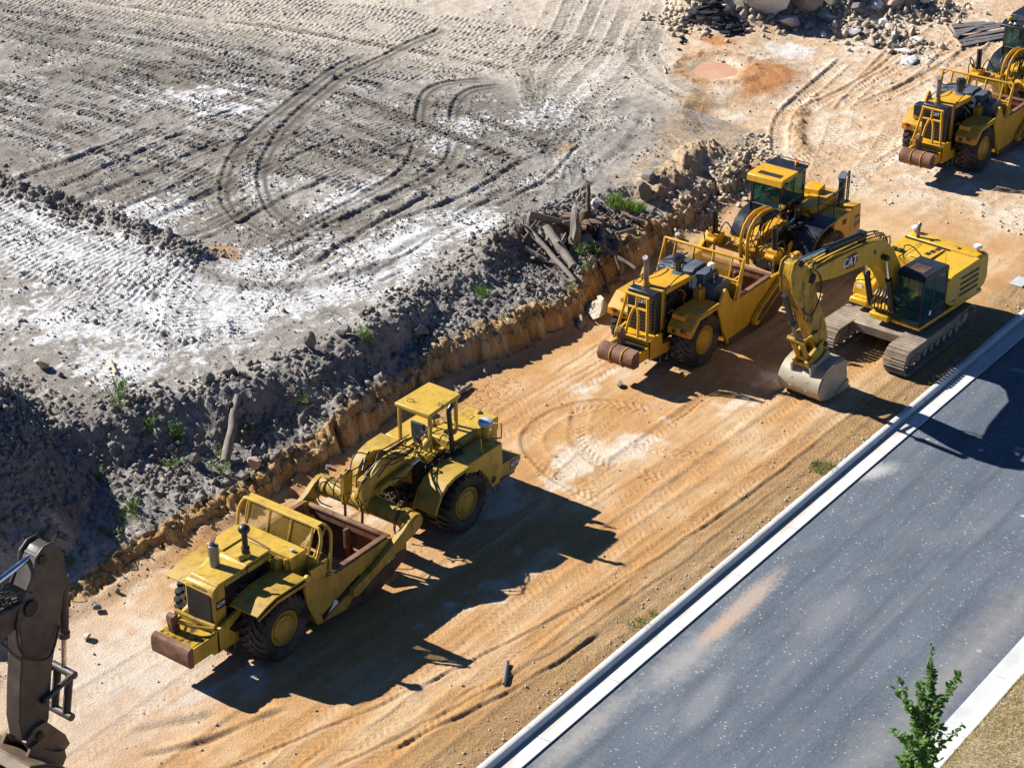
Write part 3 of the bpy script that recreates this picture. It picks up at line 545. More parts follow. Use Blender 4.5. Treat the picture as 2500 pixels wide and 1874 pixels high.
# ------------------------------------------------------------------ road, kerbs, verge
def asphalt():
    m,nt,b,co=newmat('asphalt')
    c=mixc(nt,ramp(nt,noise(nt,co,.55,5,.6,(.5,1,1)),.3,.7),(.070,.090,.115),(.118,.140,.168))
    c=mixc(nt,ramp(nt,noise(nt,co,1.1,6,.7,(.35,1,1)),.52,.76,0,.55),c,(.21,.21,.205))
    c=mixc(nt,ramp(nt,noise(nt,co,42,3,.75),.52,.66),c,mixc(nt,.6,c,(.36,.37,.39)))
    c=mixc(nt,ramp(nt,noise(nt,co,33,4,.75),.56,.66,0,.8),c,(.022,.026,.034))
    sep0=nd(nt,'ShaderNodeSeparateXYZ'); nt.links.new(co,sep0.inputs[0])
    for sc,lim,col,rad in((.40,.36,(.58,.54,.50),.040),(1.0,.24,(.50,.47,.44),.035),(3.2,.20,(.46,.44,.42),.085),(8.,.10,(.55,.53,.50),.22),(9.,.05,(.02,.02,.025),.25)):   # dried splashes and dropped grit
        v=nd(nt,'ShaderNodeTexVoronoi',voronoi_dimensions='2D'); v.inputs['Scale'].default_value=sc
        wv=nd(nt,'ShaderNodeVectorMath',operation='ADD'); ns=nd(nt,'ShaderNodeTexNoise'); ns.inputs['Scale'].default_value=9; ns.inputs['Detail'].default_value=5; nt.links.new(co,ns.inputs['Vector'])
        sc2=nd(nt,'ShaderNodeVectorMath',operation='SCALE'); sc2.inputs[3].default_value=.10; nt.links.new(ns.outputs['Color'],sc2.inputs[0]); nt.links.new(co,wv.inputs[0]); nt.links.new(sc2.outputs[0],wv.inputs[1]); nt.links.new(wv.outputs[0],v.inputs['Vector'])
        sp=nd(nt,'ShaderNodeSeparateColor'); nt.links.new(v.outputs['Color'],sp.inputs[0])
        k=mul(nt,ramp(nt,v.outputs['Distance'],rad,rad*.4),ramp(nt,sp.outputs[0],lim,lim-.05)); c=mixc(nt,mul(nt,k,.85),c,col)
    c=mixc(nt,ramp(nt,noise(nt,co,1.6,5,.6,(.04,1,1)),.5,.68,0,.5),c,(.052,.066,.085)); c=mixc(nt,ramp(nt,noise(nt,co,2.3,5,.65,(.06,1,1)),.56,.74,0,.4),c,(.22,.21,.20))
    def stain(cx,cy,rx,ry,ang,col,lo,hi,amt,nsc=3.):
        nonlocal c
        mp=nd(nt,'ShaderNodeMapping',vector_type='TEXTURE'); mp.inputs['Location'].default_value=(cx,cy,-.12); mp.inputs['Rotation'].default_value=(0,0,R(ang)); mp.inputs['Scale'].default_value=(rx,ry,9); nt.links.new(co,mp.inputs[0])
        ln=nd(nt,'ShaderNodeVectorMath',operation='LENGTH'); nt.links.new(mp.outputs[0],ln.inputs[0])
        f=mul(nt,ln.outputs['Value'],mul(nt,noise(nt,co,nsc,6,.7),1.5),'ADD')
        c=mixc(nt,ramp(nt,f,hi,lo,0,amt),c,col)
    stain(41.4,22.95,2.6,.42,2,(.44,.34,.27),1.15,1.75,.8,9.); stain(39.9,22.95,1.3,.3,0,(.48,.30,.18),1.05,1.7,.7,7.)
    stain(37.0,21.5,1.4,.4,8,(.36,.34,.33),1.3,2.0,.35,26.); stain(38.2,22.9,2.2,.7,0,(.40,.37,.34),.9,1.8,.6); stain(42.4,20.9,1.6,.6,0,(.36,.33,.32),1.3,1.9,.25,26.)
    stain(34,23.3,3,.5,0,(.42,.38,.33),.9,1.8,.55); stain(49.8,23.5,1.2,.5,-25,(.50,.48,.45),1.0,1.7,.7,12.); stain(42,17.0,9,.7,0,(.30,.28,.25),.8,1.9,.6)
    nt.links.new(c,b.inputs['Base Color']); b.inputs['Roughness'].default_value=.85; b.inputs['Specular IOR Level'].default_value=.3
    bumpn(nt,b,noise(nt,co,75,3,.7),.6,.012); return m
ASPH=asphalt()
def concrete(film):
    m,nt,b,co=newmat('gutter_concrete' if film else 'kerb_concrete')
    c=mixc(nt,ramp(nt,noise(nt,co,1.3,6,.6),.3,.7),(.50,.50,.48),(.62,.62,.60))
    c=mixc(nt,ramp(nt,noise(nt,co,30,4,.7),.55,.75,0,.5),c,(.40,.39,.36))
    if film:
        sx=nd(nt,'ShaderNodeSeparateXYZ'); nt.links.new(co,sx.inputs[0])
        f=mul(nt,mul(nt,ramp(nt,sx.outputs[1],23.80,24.22),ramp(nt,noise(nt,co,.55,4,.6,(1,.2,1)),.30,.75,-.45,.55),'ADD'),mul(nt,noise(nt,co,6,4),.3),'ADD')
        c=mixc(nt,ramp(nt,f,.62,.80,0,.8),c,(.50,.42,.33))
    else: c=mixc(nt,ramp(nt,noise(nt,co,1.1,5,.7,(.4,2,1)),.5,.75,0,.6),c,(.36,.33,.28))
    nt.links.new(c,b.inputs['Base Color']); b.inputs['Roughness'].default_value=.85; bumpn(nt,b,noise(nt,co,45,4),.25,.01); return m
GUTC=concrete(True);KRB=concrete(False)
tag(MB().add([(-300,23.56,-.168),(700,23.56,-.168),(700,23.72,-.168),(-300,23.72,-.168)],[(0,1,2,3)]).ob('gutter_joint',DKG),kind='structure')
mb=MB()
def rib(prof,x0,x1): mb.prism([(p[0],p[1]) for p in prof],'x',x0,x1)
tag(MB().add([(-300,16.22,-.108),(700,16.22,-.108),(700,20,-.06),(-300,20,-.06),(700,23.61,-.118),(-300,23.61,-.118)],[(0,1,2,3),(3,2,4,5)]).ob('road',ASPH),kind='structure')
kp=[(24.46,-.4),(24.46,.035),(24.43,.052),(24.34,.050),(24.29,.035),(24.265,.0),(24.24,-.12),(24.24,-.4)]
gp_=[(24.238,-.4),(24.238,-.118),(23.68,-.095),(23.68,-.4)]
xs=[-300,0]+[12+3.05*i for i in range(31)]+[300,700]
for nm,prof,m,fl in(('kerb',kp,KRB,0),('gutter',gp_,GUTC,0),('far_gutter',[(16.22,-.4),(16.22,-.095),(15.77,-.115),(15.77,-.4)],GUTC,1),('far_kerb',[(15.768,-.4),(15.768,-.108),(15.72,.02),(15.69,.037),(15.46,.040),(15.44,.02),(15.44,-.4)],KRB,1)):
    mb=MB()
    for a,b in zip(xs[:-1],xs[1:]): rib(prof,a+.006,b-.006)
    mb.box(-300,700,min(p[0] for p in prof)+.01,max(p[0] for p in prof)-.01,-.5,-.14); tag(mb.ob(nm,m,bev=.008),kind='structure')
# dry verge on the near side of the road
def verge():
    m,nt,b,co=newmat('dry_verge_soil')
    c=mixc(nt,ramp(nt,noise(nt,co,2.2,6,.65),.35,.65),(.48,.38,.25),(.30,.26,.13)); c=mixc(nt,ramp(nt,noise(nt,co,30,4,.7),.4,.7),c,(.60,.50,.36))
    nt.links.new(c,b.inputs['Base Color']); b.inputs['Roughness'].default_value=1; bumpn(nt,b,noise(nt,co,40,4),1,.05); return m
VRG=verge()
xs=np.concatenate([np.linspace(-300,28,20),np.arange(29,52,.12),np.linspace(54,700,30)]);ys=np.concatenate([np.linspace(-300,9,14),np.arange(10,15.44,.12),[15.43]])
A,B=np.meshgrid(xs,ys,indexing='ij');z=.03+.05*fbm(A.ravel(),B.ravel(),.7,4,81)*sm(15.4-B.ravel(),0,.5)-.03*(1-sm(15.43-B.ravel(),0,.15)); I=np.arange(A.size).reshape(A.shape)
sheet('dry_verge',np.stack([A.ravel(),B.ravel(),z],1),np.stack([I[:-1,:-1],I[1:,:-1],I[1:,1:],I[:-1,1:]],-1).reshape(-1,4),None,VRG)
def blades(name,m,pts,h,w,lean,parent=None,seed=1,nz=None):
    r=np.random.default_rng(seed); v=[];f=[]
    for (x,y,z) in pts:
        a=r.uniform(0,6.28);l=h*r.uniform(.5,1.2);le=lean*r.uniform(.2,1.);b=r.uniform(0,6.28);ww=w*r.uniform(.6,1.2)
        dx,dy=math.cos(a)*ww,math.sin(a)*ww;ex,ey=math.cos(b)*l*le,math.sin(b)*l*le;o=len(v); k=math.sqrt(max(.05,1-le*le))
        v+=[(x-dx,y-dy,z),(x+dx,y+dy,z),(x+dx*.7+ex*.45,y+dy*.7+ey*.45,z+l*k*.6),(x-dx*.7+ex*.45,y-dy*.7+ey*.45,z+l*k*.6),(x+ex,y+ey,z+l*k)]
        f+=[(o,o+1,o+2,o+3),(o+3,o+2,o+4)]
    me=bpy.data.meshes.new(name); me.from_pydata(v,[],f); me.materials.append(m); o=bpy.data.objects.new(name,me); C.objects.link(o)
    if parent: o.parent=parent
    return o
r=np.random.default_rng(5); P=[]
while len(P)<26000:
    x=r.uniform(35,47);y=r.uniform(11.5,15.46)
    if abs(x*HR[0]+y*HR[1])<.2177*(x*HU[0]+y*HU[1])+4.4: P.append((x,y,.02))
tag(blades('dry_grass',STRAW,P,.10,.009,.97,seed=2),'short straw coloured dry grass on the verge beside the road','grass',kind='stuff')
# ------------------------------------------------------------------ machine pieces shared by all
def tyre_mesh(cx,cy,cz,Rr,w,side,chev=True,worn=1.):
    mb=MB(); h=w/2
    mb.lathe([(Rr*.52,-h*.62),(Rr*.56,-h*.86),(Rr*.66,-h*.98),(Rr*.80,-h*1.0),(Rr*.895,-h*.94),(Rr*.928,-h*.80),(Rr*.938,-h*.4),(Rr*.94,0),(Rr*.938,h*.4),(Rr*.928,h*.80),(Rr*.895,h*.94),(Rr*.80,h),(Rr*.66,h*.98),(Rr*.56,h*.86),(Rr*.52,h*.62)],(cx,cy,cz),'y',56)
    N=24
    for half in(-1,1):
        for k in range(N):
            a0=2*math.pi*(k+(.5 if half>0 else 0))/N; v=[]
            for (t,da,rr) in ((-.06,0,1),(.28,.055,1),(.42,.16 if chev else .05,1),(.74,.21 if chev else .06,.995),(.93,.27 if chev else .07,.955),(1.0,.28 if chev else .07,.87)):
                for sgn in(-1,1):
                    aw=(.072 if t<.9 else .078)*(1 if chev else .85)
                    for rad in(Rr*rr,Rr*rr-.085):
                        a=a0+da+sgn*aw; v.append((cx+math.cos(a)*rad,cy+half*h*t,cz+math.sin(a)*rad))
            f=[]
            for i in range(5):
                o=i*4;p=o+4; f+=[(o,p,p+2,o+2),(o+2,p+2,p+3,o+3),(o+1,o+3,p+3,p+1),(o,o+1,p+1,p)]
            f+=[(0,2,3,1),(20,21,23,22)]; mb.add(v,f)
    return mb
def wheel_set(rt,cx,cy,m,Rr=.95,w=.84,chev=True):
    s=1 if cy>0 else -1; f=cy+s*w*.5
    mb=MB(); pr=[(.50,-.34),(.50,-.02),(.475,.0),(.465,-.05),(.43,-.10),(.36,-.11),(.34,-.045),(.25,-.03),(.235,.0),(.10,.015),(.0,.015)]
    mb.lathe([(r_*Rr/.95,s*h_) for r_,h_ in pr],(cx,f-s*.03,Rr),'y',32)
    for k in range(20):
        a=2*math.pi*k/20; mb.cyl((cx+.395*math.cos(a),f-s*.14,Rr+.395*math.sin(a)),(cx+.395*math.cos(a),f-s*.105,Rr+.395*math.sin(a)),.022,n=6)
    for k in range(10):
        a=2*math.pi*k/10; mb.cyl((cx+.285*math.cos(a),f-s*.07,Rr+.285*math.sin(a)),(cx+.285*math.cos(a),f-s*.045,Rr+.285*math.sin(a)),.018,n=6)
    wl_=mb.ob('wheel',m,rt,.006); tyre_mesh(cx,cy,Rr,Rr,w,s,chev).ob('tyre',RUB,wl_,ang=30)
    MB().cyl((cx,cy*.35,Rr),(cx,cy,Rr),.2).ob('axle',DKG,wl_)
def mesh_screen(o,u,v,nu,nv,pu,bar):
    """diamond lattice of flat bars in the parallelogram o + u*s + v*t"""
    mb=MB();o=Vector(o);u=Vector(u);v=Vector(v);lu=u.length;lv=v.length;n=u.cross(v).normalized()*bar*.6
    asp=.5
    for sgn in(1,-1):
        k=-lv/asp
        while k<lu+lv/asp:
            # line s = k + sgn*t/asp
            pts=[]
            t0,t1=0.,lv
            ss=lambda t:k+sgn*t/asp
            lo,hi=(0-k)*asp*sgn,(lu-k)*asp*sgn
            if lo>hi: lo,hi=hi,lo
            a,b=max(t0,lo),min(t1,hi)
            if b-a>.02:
                p=o+u*(ss(a)/lu)+v*(a/lv);q=o+u*(ss(b)/lu)+v*(b/lv); d=(q-p).normalized();w=d.cross(n).normalized()*bar*.5
                mb.add([p-w-n*.5,p+w-n*.5,p+w+n*.5,p-w+n*.5,q-w-n*.5,q+w-n*.5,q+w+n*.5,q-w+n*.5],[(0,1,5,4),(1,2,6,5),(2,3,7,6),(3,0,4,7)])
            k+=pu
    return mb
def clutter(rt,name,m,lo,hi,n,seed,kind='mix',size=(.05,.16)):
    r=random.Random(seed); mb=MB(); 
    for i in range(n):
        p=Vector([r.uniform(lo[k],hi[k]) for k in range(3)]); s=r.uniform(*size); t=r.random()
        if kind=='pipe' or (kind=='mix' and t<.45):
            q=p+Vector([r.uniform(-.35,.35),r.uniform(-.25,.25),r.uniform(-.2,.2)]); e=(p+q)/2+Vector((0,0,r.uniform(-.1,.16))); mb.tube([p,e,q],s*.25,6,4)
        elif t<.75: mb.box(p.x-s,p.x+s,p.y-s*.7,p.y+s*.7,p.z-s*.6,p.z+s*.6)
        else:
            ax=r.choice([(s*1.6,0,0),(0,s*1.6,0),(0,0,s*1.4)]); mb.cyl(p,p+Vector(ax),s*.55,n=10)
    return mb.ob(name,m,rt,.008)
def hoses(rt,paths,r=.02,m=None,name='hydraulic_hose'):
    for p in paths: MB().tube(p,r,7,6).ob(name,m or HOSE,rt)
RX,RZ=(1,0,0),(0,0,1)
# ------------------------------------------------------------------ wheel tractor scraper, older type (open canopy)
def common_bowl(rt,Y,YD,new,dx=0.,rub=None):
    x=lambda v:v+dx
    # bowl sides, each a plate; the lower front is bare rusty steel
    prof=[(x(1.2),.40),(x(.86),1.15),(x(.78),1.72),(x(.90),2.0),(x(1.05),2.02),(x(1.3),1.80),(x(1.75),1.66),(x(2.0),1.60),(x(4.15),1.60),(x(4.75),1.38),(x(4.92),1.05),(x(4.90),.70),(x(4.3),.38),(x(3.6),.13),(x(2.4),.26)]
    if new: prof=[(x(1.45),.22),(x(1.05),.9),(x(.72),1.75),(x(.78),1.95),(x(1.02),2.32),(x(1.15),2.38),(x(1.28),2.26),(x(1.42),1.98),(x(1.7),1.70),(x(1.9),1.68),(x(4.2),1.66),(x(5.0),1.62),(x(5.46),1.22),(x(5.32),.50),(x(4.6),.1),(x(3.9),-.02),(x(2.6),.1)]
    b=MB()
    for s in(-1,1): b.prism(prof,'y',s*1.52,s*1.61)
    xe=prof[-5][0]
    b.prism([(x(1.3),.34),(x(3.9),.22),(x(3.9),.32),(x(1.3),.5)],'y',-1.515,1.515)
    bowl=b.ob('bowl',YD if not new else Y,rt,.012)
    wp=[(x(2.35),.27),(x(3.6),.10),(x(4.88),.66),(x(4.86),.92),(x(4.0),1.0),(x(3.2),.86),(x(2.7),.55)]
    if new: wp=[(x(1.5),.19),(x(2.6),.08),(x(3.9),-.04),(x(4.6),.08),(x(5.30),.46),(x(5.42),.95),(x(4.6),.95),(x(3.5),.72),(x(2.6),.42),(x(1.45),.40)]
    b=MB()
    for s in(-1,1): b.prism(wp,'y',s*1.612,s*1.628)
    b.ob('wear_plate',RUSTD,bowl)
    # liners and rails seen from above
    b=MB(); zt=1.60 if not new else 1.66
    for s in(-1,1): b.box(x(1.95),x(4.15),s*1.40,s*1.56,zt,zt+.05); b.prism([(x(1.5),.4),(x(4.2),.35),(x(4.2),zt-.03),(x(1.7),zt-.03)],'y',s*1.49,s*1.513)
    b.ob('bowl_liner',RUST,bowl,.008)
    b=MB(); b.strip([(x(1.55),zt+.35),(x(1.58),1.0),(x(1.75),.6),(x(2.15),.40)],.07,'y',-1.46,1.46)
    for yy in(-1.2,-.5,.5,1.2): b.box(x(1.35),x(1.56),yy-.04,yy+.04,.5,zt+.2)
    b.ob('ejector',RUSTD,rt,.01)
    ap=MB(); xa=4.38 if not new else 4.55
    ap.tube([(x(xa),-1.44,zt-.16),(x(xa),1.44,zt-.16)],.085,10,0); ap.box(x(xa)-.06,x(xa)+.10,-1.43,1.43,zt-.42,zt-.17)
    ap.strip([(x(xa)+.02,zt-.4),(x(xa)+.18,.9),(x(xa)+.12,.5),(x(xa)-.25,.22)],.06,'y',-1.43,1.43)
    ap.box(x(xa)-.22,x(xa)-.05,-.05,.05,.3,zt-.35)
    ap.ob('apron',RUST,rt,.01)
    return bowl
def old_scraper(loc):
    rt=root('wheel_scraper',loc,0,'old faded yellow wheel scraper with an open four post canopy, nearest machine in the row','scraper','wheel scrapers parked along the bank')
    Y,YD=YO,YOD
    for cx in(0,7.70):
        for cy in(-1.18,1.18): wheel_set(rt,cx,cy,YD,.95,.84,cx<1)
    # rear push block and frame
    b=MB(); b.prism([(-2.42,.74),(-2.56,.75),(-2.61,.81),(-2.63,1.0),(-2.62,1.2),(-2.57,1.30),(-2.48,1.33),(-2.42,1.33)],'y',-.67,.67); b.ob('push_block',RUST,rt,.02)
    b=MB(); b.box(-2.42,-1.55,-.66,.66,.78,1.27)
    for s in(-1,1): b.prism([(-1.75,.72),(-.45,.66),(-.45,.95),(-.95,1.0),(-1.15,1.22),(-.25,1.62),(-.25,1.78),(-1.75,1.30)],'y',s*.60,s*.70)
    b.box(-1.60,-1.52,-.70,.70,.70,1.40)
    fr=b.ob('rear_frame',Y,rt,.012)
    MB().box(-2.36,-1.62,-.58,.58,1.271,1.286).ob('tread_plate',OILY,fr)
    b=MB(); b.prism([(-2.22,1.24),(-1.98,1.24),(-2.03,1.62),(-2.12,1.80),(-2.26,1.82),(-2.30,1.70)],'y',.20,.38); b.cyl((-2.17,.16,1.74),(-2.17,.42,1.74),.10); b.ob('hitch_hook',RUST,rt,.015)
    b=MB(); b.tube([(-2.12,.15,1.64),(-1.95,-.15,1.52),(-1.62,-.62,1.44)],.045,8); b.tube([(-1.75,.55,1.60),(-1.68,0,1.52),(-1.56,-.60,1.47)],.06,8,0); b.tube([(-1.75,.60,1.28),(-1.75,.58,1.62)],.05,8,0); b.tube([(-2.05,.05,1.25),(-1.98,-.05,1.55)],.04,8,0); b.ob('bail_arm',YD,rt)
    b=MB(); b.tube([(-1.25,-.66,.72),(-1.25,-.66,.45),(-.95,-.66,.45),(-.95,-.66,.72)],.02,6,0); b.ob('step',RUST,rt)
    # rear engine
    b=MB(); b.prism([(-1.42,1.25),(-1.0,1.25),(-1.0,2.46),(-1.28,2.46),(-1.38,2.42),(-1.44,2.32)],'y',-.50,.50)
    rh=b.ob('radiator_housing',Y,rt,.03)
    b=MB(); b.box(-1.45,-1.435,-.40,.42,1.36,2.26)
    for i in range(22): b.box(-1.475,-1.45,-.40,.42,1.38+i*.04,1.392+i*.04)
    for i in range(20): b.box(-1.47,-1.452,-.40+i*.043,-.392+i*.043,1.36,2.26)
    b.ob('grille',GRL,rh)
    MB().box(-1.36,-1.02,-.506,-.497,1.82,2.04).ob('badge',BLK,rh)
    MB().box(-1.36,-1.02,-.507,-.497,1.80,1.822).ob('badge_line',REDM,rh)
    text('627E',.15,rh,'lettering',WHT,(-1.19,-.509,1.93),RX,RZ); text('CATERPILLAR',.085,rh,'raised_lettering',YD,(-1.437,.02,2.37),(0,-1,0),(.22,0,1),.006)
    b=MB(); b.prism([(-1.28,2.465),(-1.0,2.42),(-.2,2.42),(-.18,2.50),(.70,2.50),(.70,2.58),(-.16,2.58),(-.22,2.53),(-1.22,2.53)],'y',-.50,.46)
    b.prism([(-.18,2.50),(.70,2.50),(.70,2.35),(-.18,2.35)],'y',-.55,-.50); b.prism([(-1.0,2.46),(-.2,2.46),(-.2,2.36),(-1.0,2.36)],'y',-.53,-.49)
    b.add([(-1.38,.5,2.40),(-.1,.5,2.50),(-.1,.98,2.22),(-.95,.72,2.18),(-1.38,.66,2.30),(-1.38,.5,2.34),(-.1,.5,2.44),(-.1,.98,2.16),(-.95,.72,2.12),(-1.38,.66,2.24)],[(0,1,2,3,4),(9,8,7,6,5),(0,5,6,1),(1,6,7,2),(2,7,8,3),(3,8,9,4),(4,9,5,0)])
    b.ob('engine_hood',Y,rt,.035)
    b=MB(); b.box(-.98,.75,-.40,.44,.95,2.34); b.ob('engine_block',DKG,rt,.02)
    clutter(rt,'engine_fittings',DKG,(-.9,-.56,1.2),(.75,-.42,2.25),22,3,size=(.04,.11)); clutter(rt,'engine_pipe',ARMB,(-.9,-.62,1.4),(.8,-.46,2.2),7,4,'pipe',(.06,.12))
    b=MB(); b.cyl((-.62,.20,2.52),(-.62,.20,3.14),.135,n=20); b.cyl((-.62,.24,3.14),(-.62,.24,3.26),.065); b.ob('muffler',STL,rt,.01)
    MB().prism([(-.60,3.26),(-.48,3.41),(-.47,3.40),(-.58,3.24)],'y',.18,.30).ob('rain_flap',RUST,rt)
    b=MB(); b.lathe([(.0,2.98),(.14,2.98),(.16,3.03),(.15,3.10),(.09,3.16),(0,3.18)],(.12,-.20,.36),'z',18); b.cyl((.12,-.20,2.85),(.12,-.20,3.36),.08,n=14); b.cyl((.12,-.20,2.70),(.12,-.20,2.86),.115,n=14); b.ob('air_precleaner',BLK,rt)
    b=MB(); b.cyl((.12,-.2,2.56),(.12,-.2,2.70),.13); b.cyl((-.16,-.16,2.60),(.02,-.18,2.60),.105,n=16); b.ob('air_intake',Y,rt,.01)
    MB().box(-.08,.78,.44,1.02,2.10,2.62).ob('battery_box',Y,rt,.015)
    b=MB(); b.prism([(.86,1.78),(1.40,1.78),(1.42,2.48),(.84,2.48)],'y',-1.12,1.12); ft=b.ob('fuel_tank',Y,rt,.02)
    b=MB(); b.cyl((1.12,-.92,2.48),(1.12,-.92,2.56),.055); b.ob('filler_cap',PALE,ft,.008)
    b=MB(); b.box(.60,.86,-.78,-.58,1.92,2.36); b.cyl((.82,-.95,1.8),(.82,-.95,2.42),.06); b.ob('hydraulic_box',YD,rt,.01)
    MB().tube([(.72,-.5,2.60),(.76,.3,2.64),(.78,.5,2.60)],.025,6).ob('breather_pipe',RUST,rt)
    for s in(-1,1):
        b=MB(); b.strip([(.88,1.98),(.80,2.04),(-.30,2.05),(-.62,1.98),(-1.02,1.84)],-.05,'y',s*.64,s*1.62)
        b.prism([(.86,1.98),(-.28,2.0),(-1.0,1.80),(-1.0,1.74),(-.28,1.90),(.86,1.88)],'y',s*1.60,s*1.64); b.ob('fender',YD,rt,.01)
    bowl=common_bowl(rt,Y,YD,False)
    b=MB()
    for s in(-1,1): b.lathe([(.04,0),(.10,0),(.10,s*.10),(.04,s*.10)],(.90,s*1.53,2.02),'y',14); b.box(1.05,1.6,s*1.50,s*1.60,1.75,2.14)
    b.ob('lifting_eye',Y,rt,.01)
    MB().prism([(1.40,.46),(2.9,.93),(2.9,1.10),(1.36,.62)],'y',-1.634,-1.61).ob('stripe',BLK,bowl); MB().prism([(1.42,.42),(2.9,.90),(2.9,.93),(1.40,.46)],'y',-1.635,-1.61).ob('stripe_line',REDM,bowl)
    MB().prism([(1.60,.56),(2.0,.69),(1.95,.80),(1.85,.86),(1.80,.76)],'y',-1.640,-1.634).ob('emblem',WHT,bowl); text('CAT',.2,bowl,'lettering',WHT,(4.2,-1.634,.93),(1,0,.12),(-.12,0,1),.003)
    # spill guard with expanded metal
    b=MB(); zl,zh=2.22,3.02; xl,xh=1.48,1.74
    pth=lambda x0,z0,x1,z1:[(x0,-1.42,z0),(x0+(x1-x0)*.55,-1.46,z0+(z1-z0)*.55),(x1-.02,-1.36,z1-.08),(x1,-1.18,z1),(x1,0,z1),(x1,1.18,z1),(x1-.02,1.36,z1-.08),(x0+(x1-x0)*.55,1.46,z0+(z1-z0)*.55),(x0,1.42,z0)]
    b.tube(pth(xl,zl,xh,zh),.05,8,5); b.tube([(xl,-1.42,zl),(xl,1.42,zl)],.055,8,0)
    b.box(xh-.02,xh+.26,-1.22,1.22,zh-.02,zh+.03)
    b.tube([(xh+.24,-1.2,zh),(xh+.30,-1.42,zh-.16),(xh+.22,-1.50,zh-.6),(xh+.10,-1.52,1.75)],.045,8,5); b.tube([(xh+.24,1.2,zh),(xh+.30,1.42,zh-.16),(xh+.22,1.50,zh-.6),(xh+.10,1.52,1.75)],.045,8,5)
    for yy in(-1.12,-.38,.38,1.12): b.tube([(xl,yy,zl),(xh,yy,zh)],.038,6,0)
    b.tube([(xl-.03,-1.3,zl),(xh+.28,-1.3,2.95)],.03,6,0)
    for s in(-1,1): b.tube([(xl,s*1.42,zl),(xl-.02,s*1.46,1.72)],.06,8,0); b.box(1.38,1.86,s*1.42,s*1.47,1.72,2.10)
    b.box(1.40,1.50,-1.40,1.40,1.72,2.22)
    sg=b.ob('spill_guard',Y,rt,.008)
    for y0,y1 in((-1.12,-.38),(-.38,.38),(.38,1.12)): mesh_screen((xl,y0,zl),(0,y1-y0,0),(xh-xl,0,zh-zl),1,1,.115,.011).ob('expanded_mesh',YD,sg)
    # draft frame
    for s in(-1,1):
        b=MB(); b.prism([(2.42,.70),(2.62,.62),(3.5,.92),(4.75,1.28),(5.1,1.36),(5.38,1.50),(5.42,1.70),(5.30,1.90),(5.08,1.94),(4.85,1.86),(4.55,1.66),(3.4,1.16),(2.5,.92)],'y',s*1.635,s*1.80)
        b.cyl((5.15,s*1.78,1.66),(5.15,s*1.83,1.66),.22,n=22); b.ob('draft_arm',YD,rt,.012)
    b=MB(); b.cyl((5.15,-1.64,1.66),(5.15,1.64,1.66),.27,n=26); b.lathe([(.27,-.1),(.31,-.08),(.31,.08),(.27,.1)],(5.15,-1.45,1.66),'y',26); b.lathe([(.27,-.1),(.31,-.08),(.31,.08),(.27,.1)],(5.15,1.45,1.66),'y',26); b.ob('cross_tube',YD,rt)
    b=MB(); b.prism([(4.92,1.45),(4.86,1.85),(4.95,2.15),(5.25,2.42),(6.3,2.52),(7.05,2.30),(7.15,1.55),(6.9,1.45),(6.6,1.85),(6.0,2.02),(5.45,1.85),(5.40,1.5)],'y',-.24,.24)
    for s in(-1,1): b.prism([(4.95,2.05),(4.98,2.45),(5.15,2.75),(5.42,2.94),(5.75,2.98),(6.1,2.86),(6.45,2.55),(6.3,2.45),(5.4,2.3)],'y',s*.20,s*.27)
    b.box(5.3,6.6,-.20,.20,2.45,2.62)
    gn=b.ob('gooseneck',Y,rt,.02)
    for s in(-1,1):
        b=MB(); b.prism([(4.52,2.0),(4.82,2.0),(4.90,2.72),(4.74,2.84),(4.52,2.78)],'y',s*.32-.08,s*.32+.08); b.cyl((4.70,s*.32-.12,2.70),(4.70,s*.32+.12,2.70),.09); b.cyl((4.64,s*.32,2.72),(4.60,s*.32,1.78),.10,n=12); b.box(4.52,4.72,s*.32-.12,s*.32+.12,1.92,2.12); b.ob('apron_cylinder',YD,rt,.01)
        MB().cyl((4.60,s*.32,1.80),(4.56,s*.30,1.05),.04,n=8).ob('cylinder_rod',RUST,rt)
    b=MB(); b.cyl((5.2,-.42,2.20),(6.6,-.42,2.30),.085,n=14); b.cyl((5.2,.42,2.20),(6.6,.42,2.30),.085,n=14); b.ob('steering_cylinder',YD,rt)
    MB().cyl((6.6,-.42,2.30),(7.15,-.42,2.36),.05,n=10).ob('steering_rod',CHR,rt)
    rr=random.Random(5); P=[]
    for i in range(12):
        y=rr.uniform(-.36,.36); a=rr.uniform(4.6,5.3); P.append([(a,y,rr.uniform(2.2,2.8)),(a+.5,y+rr.uniform(-.2,.2),2.75+rr.uniform(0,.3)),(a+1.2,y+rr.uniform(-.2,.2),2.62+rr.uniform(0,.15)),(7.2+rr.uniform(-.3,.3),y*.8,2.5+rr.uniform(0,.3))])
    P+=[[(4.95,-1.36,1.9),(4.72,-1.42,1.75),(4.62,-1.46,1.45),(4.75,-1.5,1.1)],[(5.05,-1.30,1.95),(4.75,-1.36,1.85),(4.66,-1.4,1.5),(4.9,-1.45,1.25)],[(5.1,-1.2,1.98),(5.5,-.9,2.05),(5.8,-.5,2.0)],[(5.0,1.35,1.92),(4.7,1.3,2.0),(4.5,1.2,1.6),(4.75,.95,1.35)],[(5.1,1.5,1.95),(4.95,1.0,2.1),(5.1,.4,2.1)],[(4.7,.3,2.85),(4.3,.4,2.5),(4.4,.5,2.0),(4.9,.6,1.9)],[(4.7,-.4,2.85),(4.25,-.45,2.4),(4.4,-.5,1.95)],[(5.3,-.3,2.1),(5.8,-.5,2.3),(6.3,-.5,2.1),(6.8,-.4,2.3)]]
    hoses(rt,P,.019)
